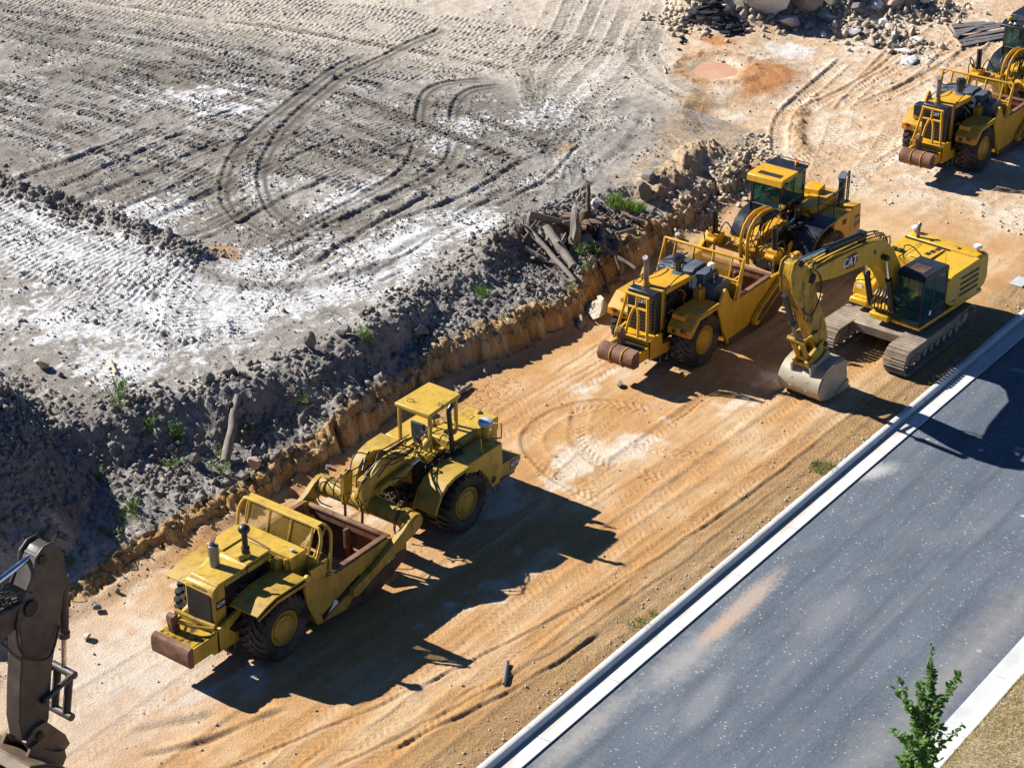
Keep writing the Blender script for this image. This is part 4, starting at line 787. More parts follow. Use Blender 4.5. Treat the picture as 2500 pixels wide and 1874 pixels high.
    # hitch and drive line seen below the neck
    b=MB(); b.box(6.45,8.0,-.34,.34,.62,1.25); b.cyl((6.2,0,.95),(6.9,0,.95),.26); b.cyl((6.55,-.5,1.05),(7.0,-.3,1.05),.14); b.box(6.85,7.2,-.42,.42,1.2,2.2); b.box(7.2,8.9,-.62,.6,.9,2.0); b.ob('drive_line',DKG,rt,.02)
    clutter(rt,'hitch_fittings',RUSTD,(5.9,-.75,.9),(7.1,.3,1.5),26,8,size=(.05,.13)); clutter(rt,'hitch_pipe',ROOT,(5.9,-.7,1.0),(7.3,.2,1.7),12,9,'pipe',(.09,.16)); clutter(rt,'engine_fittings',DKG,(7.1,-.8,1.4),(8.2,-.3,2.3),30,10,size=(.05,.12)); clutter(rt,'engine_pipe',HOSE,(7.1,-.7,1.6),(8.2,-.3,2.3),14,12,'pipe',(.06,.12))
    # tractor
    hood=MB().box(8.25,10.28,-.74,.36,1.95,2.36).box(8.25,10.28,-.70,.32,1.2,1.95).ob('engine_hood',Y,rt,.03)
    MB().tube([(9.6,-.1,2.37),(9.6,-.1,2.42),(9.85,-.1,2.42),(9.85,-.1,2.37)],.012,5,0).ob('grab_handle',YD,hood)
    b=MB(); b.lathe([(0,.08),(.05,.08),(.10,.03),(.11,0)],(10.1,-.15,2.36),'z',14); b.ob('filler_cap',YD,hood)
    for s in(-1,1):
        b=MB(); b.prism([(7.72,1.60),(7.80,2.14),(9.42,2.14),(9.46,1.25),(9.30,.85),(8.95,.84),(8.72,1.30),(8.35,1.74)],'y',s*.78,s*1.52); tk=b.ob('side_tank',Y,rt,.025)
        b=MB(); b.lathe([(.105,-.01),(.115,s*.012),(.09,s*.012)],(9.0,s*1.515,1.10),'y',18); b.ob('tank_port',DKG,tk)
        b=MB(); q=[(6.16,1.32),(6.22,1.50),(6.42,1.82),(6.72,2.05),(7.10,2.15),(7.74,2.16)]; b.strip(q,-.05,'y',s*.80,s*1.62); b.prism([(6.16,1.32),(6.22,1.50),(6.42,1.82),(6.72,2.05),(7.10,2.15),(7.74,2.16),(7.74,2.06),(7.10,2.05),(6.78,1.96),(6.52,1.76),(6.32,1.46),(6.26,1.26)],'y',s*1.60,s*1.63)
        b.prism([(6.16,1.30),(6.30,1.20),(6.62,1.34),(6.5,1.7),(6.3,1.62)],'y',s*.80,s*.84); b.ob('fender',YD,rt,.012)
    b=MB(); b.prism([(9.38,.78),(10.35,.72),(10.62,.95),(10.62,1.10),(10.40,1.16),(9.40,1.20)],'y',-1.30,1.30); b.box(9.9,10.3,-1.2,1.2,1.16,1.19); fb=b.ob('front_bumper',YD,rt,.02)
    MB().box(9.36,10.34,-1.29,1.29,.62,.76).ob('belly_guard',BLK,fb,.01); MB().prism([(10.10,.80),(10.50,.82),(10.55,1.06),(10.10,1.12)],'y',-1.308,-1.30).ob('badge',BLK,fb); text('627E',.19,fb,'lettering',WHT,(10.32,-1.312,.96),RX,RZ,.003)
    MB().tube([(9.3,-1.25,.7),(9.3,-1.28,.42),(9.45,-1.28,.40),(9.6,-1.25,.7)],.012,5,3).ob('hanging_cable',HOSE,rt)
    b=MB(); b.tube([(8.05,-.80,2.0),(7.98,-.80,2.6),(7.88,-.80,3.55),(7.90,-.80,3.66),(8.0,-.80,3.74)],.075,12,4); b.ob('exhaust_stack',BLK,rt)
    MB().box(7.85,8.3,-.98,-.62,1.95,2.22).ob('stack_base',DKG,rt,.02)
    b=MB(); b.cyl((9.28,-1.02,2.0),(9.28,-1.02,2.62),.125,n=18); b.ob('air_canister',YD,rt,.01)
    b=MB(); b.lathe([(.12,2.60),(.20,2.63),(.225,2.70),(.20,2.77),(.14,2.80),(0,2.81)],(9.28,-1.02,0),'z',22); b.ob('precleaner_cap',PALE,rt)
    b=MB(); b.lathe([(.17,2.14),(.17,2.19),(.14,2.21),(0,2.22)],(9.12,-1.22,0),'z',18); b.box(9.0,9.24,-1.33,-1.12,2.14,2.2); b.ob('filler_cover',YOD,rt,.01)
    MB().cyl((8.62,-1.38,2.14),(8.58,-1.38,2.60),.03).box(8.55,8.70,-1.45,-1.31,2.14,2.18).ob('stop_peg',Y,rt)
    b=MB(); b.box(9.62,9.76,-.98,-.80,2.05,2.50); b.box(9.55,9.62,-1.0,-.92,1.9,2.3); b.tube([(9.62,-1.0,2.0),(9.74,-1.25,2.05),(9.74,-1.25,2.55),(9.62,-1.02,2.5)],.025,6,0); b.ob('mirror_bracket',YD,rt,.008)
    # operator place
    b=MB(); b.box(7.0,8.3,-.35,1.35,1.85,2.1); b.box(6.6,7.3,.35,1.3,1.9,2.15); b.prism([(6.05,1.95),(7.0,2.30),(7.0,2.10),(6.05,1.8)],'y',-.2,.9); b.ob('deck',Y,rt,.02)
    b=MB()
    for x0,y0,x1,y1 in((7.62,.80,7.60,.78),(7.66,-.30,7.64,-.30),(8.95,-.24,8.93,-.22),(8.98,.78,8.96,.78)): b.box(x1-.05,x1+.05,y1-.05,y1+.05,2.05,3.42)
    b.prism([(7.5,-.40),(9.04,-.32),(9.06,.86),(7.5,.88)],'z',3.40,3.52); b.box(7.6,7.68,-.3,.8,3.30,3.42); cn=b.ob('canopy',Y,rt,.025)
    MB().tube([(7.75,.6,3.52),(7.78,.6,3.60),(7.86,.5,3.60),(7.88,.48,3.52)],.012,5,3).tube([(8.1,-.25,3.52),(8.12,-.25,3.59),(8.2,-.2,3.59),(8.2,-.18,3.52)],.012,5,3).ob('lifting_ring',RUST,cn)
    b=MB(); b.box(7.95,8.45,.12,.62,2.12,2.35); b.prism([(7.90,2.3),(8.0,2.3),(7.95,2.85),(7.86,2.85)],'y',.12,.62); b.ob('operator_seat',BRN,rt,.03)
    MB().lathe([(.17,0),(.2,.015),(.17,.03)],(8.62,.36,2.72),'z',18).cyl((8.7,.36,2.2),(8.62,.36,2.73),.025).ob('steering_wheel',BLK,rt)
    clutter(rt,'control_valve',Y,(6.7,-.45,2.25),(7.9,.25,2.55),22,21,size=(.05,.13)); clutter(rt,'control_lever',BLK,(7.5,-.4,2.4),(8.4,.2,2.8),10,22,'pipe',(.05,.08)); clutter(rt,'instrument_pipe',STL,(7.4,-.2,2.3),(8.6,.3,2.8),10,23,'pipe',(.04,.08))
    b=MB(); b.cyl((7.3,-.30,2.5),(7.55,-.30,2.62),.13,n=14); b.box(7.1,7.35,-.62,-.25,2.2,2.45); b.ob('oil_filter',Y,rt,.01)
    return rt
# ------------------------------------------------------------------ newer scraper with closed cab
def new_scraper(loc,label,gps,visor,seed):
    rt=root('wheel_scraper',loc,0,label,'scraper','wheel scrapers parked along the bank'); Y,YD=YN,YND
    for cx in(0,8.35):
        for cy in(-1.18,1.18): wheel_set(rt,cx,cy,YD,.95,.86,cx<1)
    b=MB(); b.prism([(-2.55,.74),(-2.85,.76),(-2.97,.86),(-3.02,1.03),(-2.97,1.20),(-2.85,1.30),(-2.55,1.33)],'y',-.68,.68)
    pb=b.ob('push_block',RUST,rt,.02)
    b=MB()
    for yy in(-.24,.20): b.prism([(-2.56,.70),(-2.86,.72),(-2.99,.84),(-3.045,1.03),(-2.99,1.22),(-2.86,1.325),(-2.56,1.35)],'y',yy-.015,yy+.015)
    b.ob('weld_rib',YD,pb)
    b=MB(); b.box(-2.55,-1.95,-.66,.66,.82,1.20); b.box(-1.95,-1.40,-.70,.70,.78,1.42)
    for s in(-1,1): b.prism([(-1.95,.74),(-.45,.62),(-.45,.98),(-1.25,1.05),(-1.30,1.50),(-1.95,1.42)],'y',s*.62,s*.72)
    fr=b.ob('rear_frame',Y,rt,.015); MB().box(-2.50,-1.98,-.55,.55,1.202,1.215).ob('tread_plate',DKG,fr)
    b=MB(); b.prism([(-2.42,1.20),(-2.20,1.20),(-2.22,1.62),(-2.30,1.84),(-2.46,1.88),(-2.52,1.74),(-2.46,1.5)],'y',.10,.28); b.cyl((-2.38,.06,1.76),(-2.38,.32,1.76),.09); b.ob('hitch_hook',RUST,rt,.015)
    b=MB(); tp=-1.74
    b.tube([(tp,-.46,2.80),(tp,.46,2.80)],.05,10,0)
    for s in(-1,1): b.tube([(tp,s*.40,2.78),(tp-.08,s*.46,2.3),(-2.02,s*.60,1.45)],.052,8,0)
    b.tube([(tp,0,2.78),(tp-.06,0,2.38)],.045,8,0); b.tube([(tp-.06,-.40,2.38),(tp-.06,.40,2.38)],.045,8,0)
    for s in(-1,1): b.tube([(tp-.06,s*.06,2.38),(-1.88,s*.16,2.1),(-2.02,s*.24,1.45)],.05,8,2)
    b.tube([(-2.02,-.62,1.45),(-2.02,.62,1.45)],.05,8,0); b.ob('radiator_guard',Y,rt)
    b=MB(); b.box(-1.50,-1.10,-.55,.55,1.42,2.86); rh=b.ob('radiator_housing',BLK,rt,.06)
    b=MB(); b.box(-1.515,-1.50,-.44,.44,1.5,2.66)
    for i in range(9): b.box(-1.53,-1.515,-.44,.44,1.55+i*.12,1.60+i*.12)
    b.ob('grille',GRL,rh); text('CAT',.17,rh,'lettering',WHT,(-1.534,-.05,2.52),(0,-1,0),RZ,.004); MB().prism([(-.085,2.46),(-.015,2.46),(-.05,2.53)],'x',-1.542,-1.538).ob('logo_triangle',AMB,rh)
    b=MB(); b.prism([(-1.10,1.42),(-.85,1.42),(-.85,2.84),(-1.10,2.84)],'y',-.545,.545)
    b.prism([(-1.10,2.80),(-.9,2.86),(.78,2.74),(.80,2.62),(.5,2.58),(-1.10,2.66)],'y',-.56,.50); hd=b.ob('engine_hood',Y,rt,.04)
    MB().lathe([(.17,0),(.19,.012),(.12,.02)],(.55,-.05,2.765),'z',18).ob('hood_seal',PLG,hd)
    b=MB(); b.box(-.84,.75,-.42,.42,.9,2.6); b.ob('engine_block',DKG,rt,.02)
    clutter(rt,'engine_fittings',DKG,(-.8,-.56,1.3),(.75,-.42,2.5),26,31+seed,size=(.04,.12)); clutter(rt,'engine_pipe',Y,(-.8,-.55,1.6),(.75,-.45,2.55),7,32,'pipe',(.05,.09))
    b=MB(); b.lathe([(.19,2.78),(.17,2.86),(.105,2.98),(.10,3.05)],(-1.0,.17,0),'z',18); b.ob('stack_base',Y,rt)
    b=MB(); b.tube([(-1.0,.17,3.0),(-1.0,.17,3.55),(-1.0,.17,3.72),(-1.09,.17,3.86)],.095,14,3); b.ob('exhaust_stack',STL,rt)
    b=MB(); b.lathe([(0,3.10),(.19,3.10),(.205,3.14),(.20,3.28),(.17,3.33),(0,3.35)],(.72,.02,0),'z',22); b.cyl((.72,.02,2.72),(.72,.02,3.12),.10,n=14)
    for k in range(5): a=k*1.256; b.tube([(.72+.16*math.cos(a),.02+.16*math.sin(a),2.74),(.72+.15*math.cos(a),.02+.15*math.sin(a),3.12)],.014,5,0)
    b.ob('air_precleaner',BLK,rt)
    b=MB()
    for i,(y0,y1,zt) in enumerate(((-1.30,-.86,2.46),(-.84,-.42,2.72),(-.40,.02,2.80),(.04,.46,2.80),(.48,.98,2.70))): b.prism([(.92,1.9),(1.90,1.9),(1.98,2.3),(1.88,zt-.12),(1.72,zt),(1.10,zt),(.94,zt-.10)],'y',y0,y1)
    for y0 in(-.845,-.41,.03,.47): b.prism([(.97,1.95),(1.88,1.95),(1.93,2.3),(1.83,2.5),(1.1,2.56),(.98,2.5)],'y',y0-.02,y0+.02)
    tk=b.ob('fuel_tank',PLG,rt,.05); MB().lathe([(.13,0),(.13,.05),(0,.06)],(1.25,.25,2.80),'z',16).ob('filler_cap',PLG,tk)
    MB().tube([(1.05,-1.2,2.50),(1.45,-.95,2.64),(1.9,-.8,2.55)],.03,6).tube([(1.1,.95,2.76),(1.3,.5,2.86),(1.9,.4,2.86)],.03,6).ob('tank_strap',BLK,tk)
    MB().box(.50,.86,-.98,-.72,1.98,2.38).cyl((.68,-.86,2.38),(.68,-.86,2.52),.05).box(.62,.7,-1.02,-.97,1.75,2.2).ob('hydraulic_box',YD,rt,.01)
    if gps:
        MB().tube([(1.12,-1.0,1.9),(1.12,-1.0,3.02)],.035,8,0).tube([(1.16,-1.0,1.95),(1.2,-1.03,2.4),(1.15,-1.0,2.9)],.015,5).ob('antenna_pole',BLK,rt); MB().lathe([(.06,3.0),(.11,3.04),(.13,3.10),(.10,3.16),(0,3.18)],(1.12,-1.0,0),'z',18).ob('satellite_antenna',WHT,rt)
    else: MB().tube([(1.12,-1.0,1.9),(1.12,-1.0,2.95)],.03,8,0).ob('antenna_pole',BLK,rt)
    for s in(-1,1):
        b=MB(); b.strip([(.85,1.80),(.72,1.98),(-.50,2.0),(-.98,1.62)],-.05,'y',s*.72,s*1.64)
        b.prism([(.85,1.80),(.72,1.96),(-.50,1.98),(-.98,1.60),(-1.02,1.42),(-.90,1.46),(-.48,1.86),(.66,1.86)],'y',s*1.61,s*1.645)
        b.box(-1.02,-.97,s*.74,s*1.62,1.40,1.66); b.box(-.85,-.25,s*.78,s*1.25,1.86,2.04); fd=b.ob('fender',YD,rt,.015)
        MB().box(-1.05,-1.02,s*1.32-.07,s*1.32+.07,1.55,1.66).box(-1.045,-1.02,s*.98-.06,s*.98+.06,1.46,1.58).ob('lamp_plate',BLK,fd)
        MB().cyl((-1.06,s*1.42,1.62),(-1.02,s*1.42,1.62),.055).ob('tail_lamp',RED,fd); MB().cyl((-1.06,s*1.42,1.50),(-1.02,s*1.42,1.50),.055).ob('turn_lamp',AMB,fd)
        b=MB(); b.tube([(-1.05,s*.62,1.1),(-1.05,s*.62,2.75),(-.92,s*.58,2.95),(-.7,s*.58,2.9)],.02,6,3); b.tube([(-.95,s*.60,2.88),(-.2,s*.55,3.02),(.55,s*.52,2.9),(.6,s*.5,2.76)],.018,6,3)
        for z in(1.2,1.5,1.8): b.tube([(-1.05,s*.62,z),(-.82,s*.62,z)],.016,5,0)
        b.ob('handrail',BLK,rt)
    b=MB(); b.tube([(-1.3,-.68,.8),(-1.3,-.7,.40),(-.9,-.7,.40),(-.9,-.68,.8)],.022,6,0); b.box(-1.3,-.9,-.75,-.66,.38,.42); b.ob('step',BLK,rt)
    if not gps: MB().box(-.95,-.45,.8,1.2,2.04,2.5).ob('battery_box',BLK,rt,.03)
    bowl=common_bowl(rt,Y,YD,True)
    # spill guard
    b=MB(); A=(2.00,1.95);B_=(2.30,2.98); w=1.55
    P=lambda y,t:(A[0]+(B_[0]-A[0])*t,y,A[1]+(B_[1]-A[1])*t)
    for s in(-1,1):
        p,q=P(s*w,-.28),P(s*(w),1); b.prism([(p[0]-.05,p[2]),(p[0]+.20,p[2]),(q[0]+.03,q[2]+.03),(q[0]-.05,q[2]+.03)],'y',s*w-.04,s*w+.04)
        b.tube([P(s*1.12,0.30),P(s*1.12,1)],.035,6,0); b.tube([P(s*1.5,.80),P(s*1.32,1)],.03,5,0); b.tube([P(s*1.5,.48),P(s*1.32,.30)],.03,5,0)
        b.tube([P(s*w,1),(1.75,s*w,1.70)],.035,6,0)
    for t in(.30,1): b.tube([P(-w,t),P(w,t)],.045,8,0)
    for y in(-.38,.38): b.tube([P(y,.30),P(y,1)],.035,6,0)
    b.box(1.98,2.04,-1.5,1.5,1.5,2.2)
    sg=b.ob('spill_guard',Y,rt,.008)
    for y0,y1 in((-1.12,-.38),(-.38,.38),(.38,1.12)):
        o=P(y0,.30);e=P(y0,1); mesh_screen(o,(0,y1-y0,0),(e[0]-o[0],0,e[2]-o[2]),1,1,.115,.011).ob('expanded_mesh',YD,sg)
    for s in(-1,1):
        b=MB(); b.prism([(2.86,.42),(3.08,.34),(4.2,.92),(5.1,1.36),(5.65,1.50),(5.88,1.66),(5.90,1.92),(5.72,2.10),(5.45,2.12),(5.2,1.92),(4.5,1.52),(3.4,.98),(2.88,.64)],'y',s*1.635,s*1.80)
        b.cyl((5.62,s*1.78,1.82),(5.62,s*1.84,1.82),.20,n=22); ar=b.ob('draft_arm',Y,rt,.012)
        MB().prism([(4.52,1.20),(5.22,1.56),(5.28,1.82),(5.18,1.82),(4.48,1.42)],'y',s*1.805,s*1.80).ob('badge',BLK,ar)
        if s<0: text('627H',.2,ar,'lettering',WHT,(4.86,-1.812,1.50),(1,0,.52),(-.52,0,1),.003)
        MB().prism([(2.95,.55),(3.2,.46),(4.7,1.25),(4.55,1.44),(3.3,.85)],'y',s*1.803,s*1.80).ob('scuff_plate',RUSTD,ar)
    b=MB(); b.cyl((5.55,-1.64,1.78),(5.55,1.64,1.78),.25,n=24); b.box(5.4,5.75,-1.3,1.3,1.55,1.7); b.ob('cross_tube',YD,rt)
    b=MB()
    out=[(5.16,1.35),(4.94,1.45),(4.85,2.1),(4.90,2.52),(5.06,2.82),(5.36,3.03),(5.8,3.13),(6.5,3.06),(7.0,2.82),(6.98,2.64),(6.45,2.89),(5.85,2.96),(5.48,2.87),(5.22,2.68),(5.06,2.40),(5.04,2.1)]
    for s in(-1,1): b.prism(out,'y',s*.13-.03,s*.13+.03)
    b.prism([(5.3,1.6),(5.35,2.0),(5.6,2.25),(6.1,2.35),(6.9,2.3),(7.6,2.2),(7.7,1.3),(7.3,1.2),(6.8,1.6),(6.2,1.75),(5.8,1.6)],'y',-.24,.24)
    b.prism([(6.6,.9),(6.62,1.8),(7.5,2.0),(7.5,1.0)],'y',-.86,-.80)
    b.ob('gooseneck',Y,rt,.015)
    for s in(-1,1):
        b=MB(); b.cyl((4.98,s*1.2,2.26),(4.92,s*1.2,3.12),.105,n=16); b.cyl((4.92,s*1.2,3.10),(4.92,s*1.2,3.14),.118,n=16); b.ob('lift_cylinder',BLK,rt,.006)
        MB().box(4.80,5.20,s*1.2-.2,s*1.2+.2,2.06,2.30).cyl((4.7,s*1.2-.18,2.1),(4.7,s*1.2+.18,2.1),.1).box(5.0,5.45,s*1.2-.12,s*1.2+.12,1.85,2.2).ob('cylinder_mount',Y,rt,.015)
        MB().cyl((4.98,s*1.2,2.1),(4.95,s*1.2,1.35),.04).ob('cylinder_rod',STL,rt)
        hoses(rt,[[(4.95,s*1.35,2.2),(4.7,s*1.46,2.6),(4.85,s*1.55,2.75),(5.15,s*1.5,2.4),(5.3,s*1.5,1.7)],[(5.0,s*1.05,2.3),(5.25,s*.95,2.65),(5.4,s*.75,2.35),(5.5,s*.6,2.1)],[(4.95,s*1.3,2.3),(4.78,s*1.5,2.5),(4.9,s*1.6,2.2),(5.1,s*1.6,1.5)]],.024)
    clutter(rt,'valve_fittings',Y,(4.9,-1.1,1.85),(5.7,1.1,2.15),22,41,size=(.04,.10)); clutter(rt,'steel_pipe',STL,(4.7,-1.3,1.5),(5.6,1.3,2.2),14,42,'pipe',(.06,.1)); clutter(rt,'pipe_run',CHR,(5.0,-.9,1.8),(5.7,.9,2.3),8,43,'pipe',(.05,.08))
    rr=random.Random(5+seed); P_=[]
    for i in range(9):
        y=rr.uniform(-.5,.45); P_.append([(5.2+rr.random()*.3,y,2.1),(5.7,y+rr.uniform(-.1,.1),2.65+rr.random()*.3),(6.5,y*.8,2.75+rr.random()*.2),(7.3,y*.7-.1,2.5+rr.random()*.3)])
    hoses(rt,P_,.022); hoses(rt,[[(5.6,-.35+k*.06,2.5),(6.0,-.35+k*.06,2.78),(6.8,-.35+k*.05,2.80)] for k in range(4)],.022,YD,'steel_line')
    b=MB(); b.cyl((5.8,-.45,2.05),(7.0,-.45,2.2),.08); b.cyl((5.8,.45,2.05),(7.0,.45,2.2),.08); b.ob('steering_cylinder',BLK,rt); MB().cyl((7.0,-.45,2.2),(7.6,-.45,2.35),.05).ob('steering_rod',CHR,rt)
    b=MB(); b.box(6.9,8.9,-.6,.5,.75,1.9); b.cyl((6.3,0,.95),(7.0,0,.95),.25); b.box(7.2,8.6,-.75,.2,1.7,2.1); b.ob('drive_line',DKG,rt,.02)
    clutter(rt,'engine_fittings',DKG,(6.9,-.9,1.5),(8.5,-.2,2.35),34,44,size=(.05,.13)); clutter(rt,'control_valve',Y,(6.7,-.35,2.35),(7.6,.1,2.75),18,45,size=(.05,.11)); clutter(rt,'valve_pipe',STL,(6.7,-.4,2.4),(7.8,.1,2.85),12,46,'pipe',(.05,.08))
    b=MB(); b.cyl((7.75,-.48,2.3),(7.75,-.48,2.85),.10,n=16); b.cyl((7.95,-.44,2.3),(7.95,-.44,2.92),.10,n=16); fl=b.ob('oil_filter',BLK,rt,.012); MB().cyl((7.75,-.48,2.62),(7.75,-.48,2.70),.103,n=16).ob('filter_band',STL,fl)
    # tractor front
    for s in(-1,1):
        q=[(6.72,1.15),(6.80,1.55),(7.05,1.95),(7.45,2.18),(7.95,2.26),(8.62,2.26)]; b=MB(); b.strip(q,-.05,'y',s*.72,s*1.66); b.prism(q+[(8.62,2.16),(7.95,2.16),(7.50,2.06),(7.15,1.85),(6.92,1.5),(6.84,1.12)],'y',s*1.63,s*1.665); b.ob('fender',BLK,rt,.015)
        b=MB(); b.prism([(8.62,1.75),(8.62,2.16),(9.72,2.16),(9.86,2.02),(9.86,.95),(9.62,.95),(9.35,1.4),(9.0,1.65)],'y',s*.72,s*1.56); b.ob('side_box',Y,rt,.03)
    d=MB(); d.box(8.45,10.62,-.68,.62,1.2,2.40); d.prism([(8.4,2.40),(10.6,2.40),(10.5,2.46),(8.4,2.46)],'y',-.64,.05); hd=d.ob('engine_hood',Y,rt,.03)
    b=MB(); b.prism([(10.0,.9),(10.0,2.06),(10.15,2.16),(10.72,2.10),(10.80,1.1),(10.7,.9)],'y',-1.48,-.66); b.prism([(10.0,.9),(10.0,2.06),(10.72,2.10),(10.80,1.1),(10.7,.9)],'y',.62,1.48); fb=b.ob('front_guard',Y,rt,.04)
    MB().prism([(10.28,1.35),(10.66,1.35),(10.70,1.62),(10.58,1.76),(10.30,1.76)],'y',-1.488,-1.48).ob('logo_plate',BLK,fb); MB().prism([(10.24,1.32),(10.34,1.24),(10.62,1.35),(10.28,1.35)],'y',-1.487,-1.48).ob('logo_edge',REDM,fb); text('CAT',.16,fb,'lettering',WHT,(10.47,-1.492,1.56),(1,0,-.02),RZ,.003)
    MB().box(9.86,10.95,-1.4,1.4,.62,.95).prism([(10.8,.7),(11.05,.8),(11.05,1.05),(10.8,1.1)],'y',-1.3,1.3).ob('front_bumper',BLK,rt,.03)
    MB().box(9.18,9.48,-1.568,-1.56,1.78,1.98).ob('vent_panel',DKG,rt)
    b=MB(); x0,x1,yy=8.62,9.62,-1.40
    b.tube([(x0,yy+.55,2.16),(x0,yy+.55,3.10),(x0+.06,yy+.50,3.16),(x0+.1,yy,3.16),(x0+.12,yy-.02,3.1),(x0+.12,yy-.02,2.16)],.022,6,2); b.tube([(x0,yy+.55,2.66),(x0+.12,yy,2.66)],.018,6,0); b.tube([(x0+.12,yy,3.1),(x1,yy+.1,3.15),(x1+.1,yy+.25,3.2)],.02,6,2); b.tube([(x0+.12,yy,2.62),(x1,yy+.1,2.7),(x1+.1,yy+.2,2.75)],.018,6,2); b.ob('handrail',BLK,rt)
    MB().tube([(10.0,-.92,2.1),(10.02,-.92,3.05)],.055,8,0).box(9.95,10.08,-1.12,-.98,2.4,3.1).ob('mirror_post',BLK,rt,.01); MB().box(9.96,10.06,-1.14,-.86,3.05,3.22).prism([(9.9,3.2),(10.2,3.36),(10.2,3.4),(9.88,3.24)],'y',-1.15,-.85).ob('mirror',PLG,rt,.015)
    MB().tube([(10.35,-1.05,2.1),(10.35,-1.05,3.25),(10.41,-1.05,3.32),(10.47,-1.05,3.25),(10.47,-1.05,2.1)],.026,6,2).ob('rail_post',BLK,rt); MB().prism([(9.7,2.40),(10.2,2.40),(10.2,2.72),(9.7,2.62)],'y',-.25,.35).ob('hood_scoop',Y,rt,.03)
    # cab
    cx0,cx1,cy0,cy1,zb,zr=7.50,9.22,.06,1.32,2.16,3.66
    b=MB(); b.box(cx0,cx1,cy0,cy1,1.55,zb+.42)
    for x in(cx0+.05,cx1-.05):
        for y in(cy0+.05,cy1-.05): b.box(x-.05,x+.05,y-.05,y+.05,zb,zr-.10)
    b.box(8.38,8.46,cy0,cy0+.05,zb,zr-.1); b.box(8.38,8.46,cy1-.05,cy1,zb,zr-.1); b.box(cx0,cx1,cy0,cy1,zr-.16,zr-.04)
    cab=b.ob('cab',BLK,rt,.02)
    MB().box(cx0-.012,cx0-.004,cy0+.10,cy1-.10,zb+.42,zr-.2).box(cx0+.12,8.36,cy0+.004,cy0+.012,zb+.44,zr-.2).box(8.48,cx1-.1,cy0+.004,cy0+.012,zb+.44,zr-.2).box(cx0+.12,cx1-.1,cy1-.012,cy1-.004,zb+.44,zr-.2).box(cx1-.012,cx1-.004,cy0+.1,cy1-.1,zb+.44,zr-.2).ob('glass',GLS,cab)
    MB().tube([(cx0-.015,cy0+.09,zb+.42),(cx0-.015,cy1-.09,zb+.42),(cx0-.015,cy1-.09,zr-.22),(cx0-.015,cy0+.09,zr-.22)],.012,5,0,True).ob('glass_seal',STL,cab)
    MB().box(8.0,8.5,.42,.95,zb+.15,zb+.55).box(8.45,8.58,.42,.95,zb+.5,zb+1.15).ob('seat',BRN,cab,.04)
    if visor:
        MB().prism([(7.30,zr-.22),(7.34,zr+.02),(7.46,zr+.06),(8.50,zr+.06),(8.50,zr-.06),(7.5,zr-.08)],'y',cy0-.10,cy1+.08).ob('roof_visor',Y,cab,.03)
        MB().box(7.52,7.80,cy0+.12,cy1-.22,zr+.058,zr+.07).ob('visor_vent',DKG,cab); MB().box(8.502,cx1+.06,cy0-.06,cy1+.06,zr-.06,zr+.04).ob('roof',BLK,cab,.03)
        MB().tube([(9.0,cy0-.08,zr+.02),(9.28,cy0-.1,zr+.10),(9.28,cy1+.08,zr+.10),(8.9,cy1+.08,zr+.04)],.018,5,0).ob('roof_rail',BLK,cab)
        bx,by,bm_=9.0,.34,AMB
    else:
        MB().prism([(7.22,zr-.12),(7.24,zr-.05),(7.5,zr-.02),(7.62,zr+.04),(9.3,zr+.04),(9.3,zr-.08),(7.5,zr-.14)],'y',cy0-.10,cy1+.10).prism([(7.75,zr+.04),(7.9,zr+.26),(9.2,zr+.26),(9.25,zr+.04)],'y',cy0+.1,cy1-.05).ob('roof',BLK,cab,.03)
        b=MB()
        for y in(.15,.32,.78,1.0): b.cyl((7.32,y,zr-.02),(7.38,y,zr+.05),.075)
        b.ob('work_lamp',PALE,cab,.01); bx,by,bm_=7.6,1.16,YX
    MB().cyl((bx,by,zr+.04),(bx,by,zr+.20),.075 if visor else .10,n=14).ob('beacon',bm_,cab,.02); MB().cyl((bx,by,zr+.03),(bx,by,zr+.06),.11).ob('beacon_base',BLK,cab)
    return rt
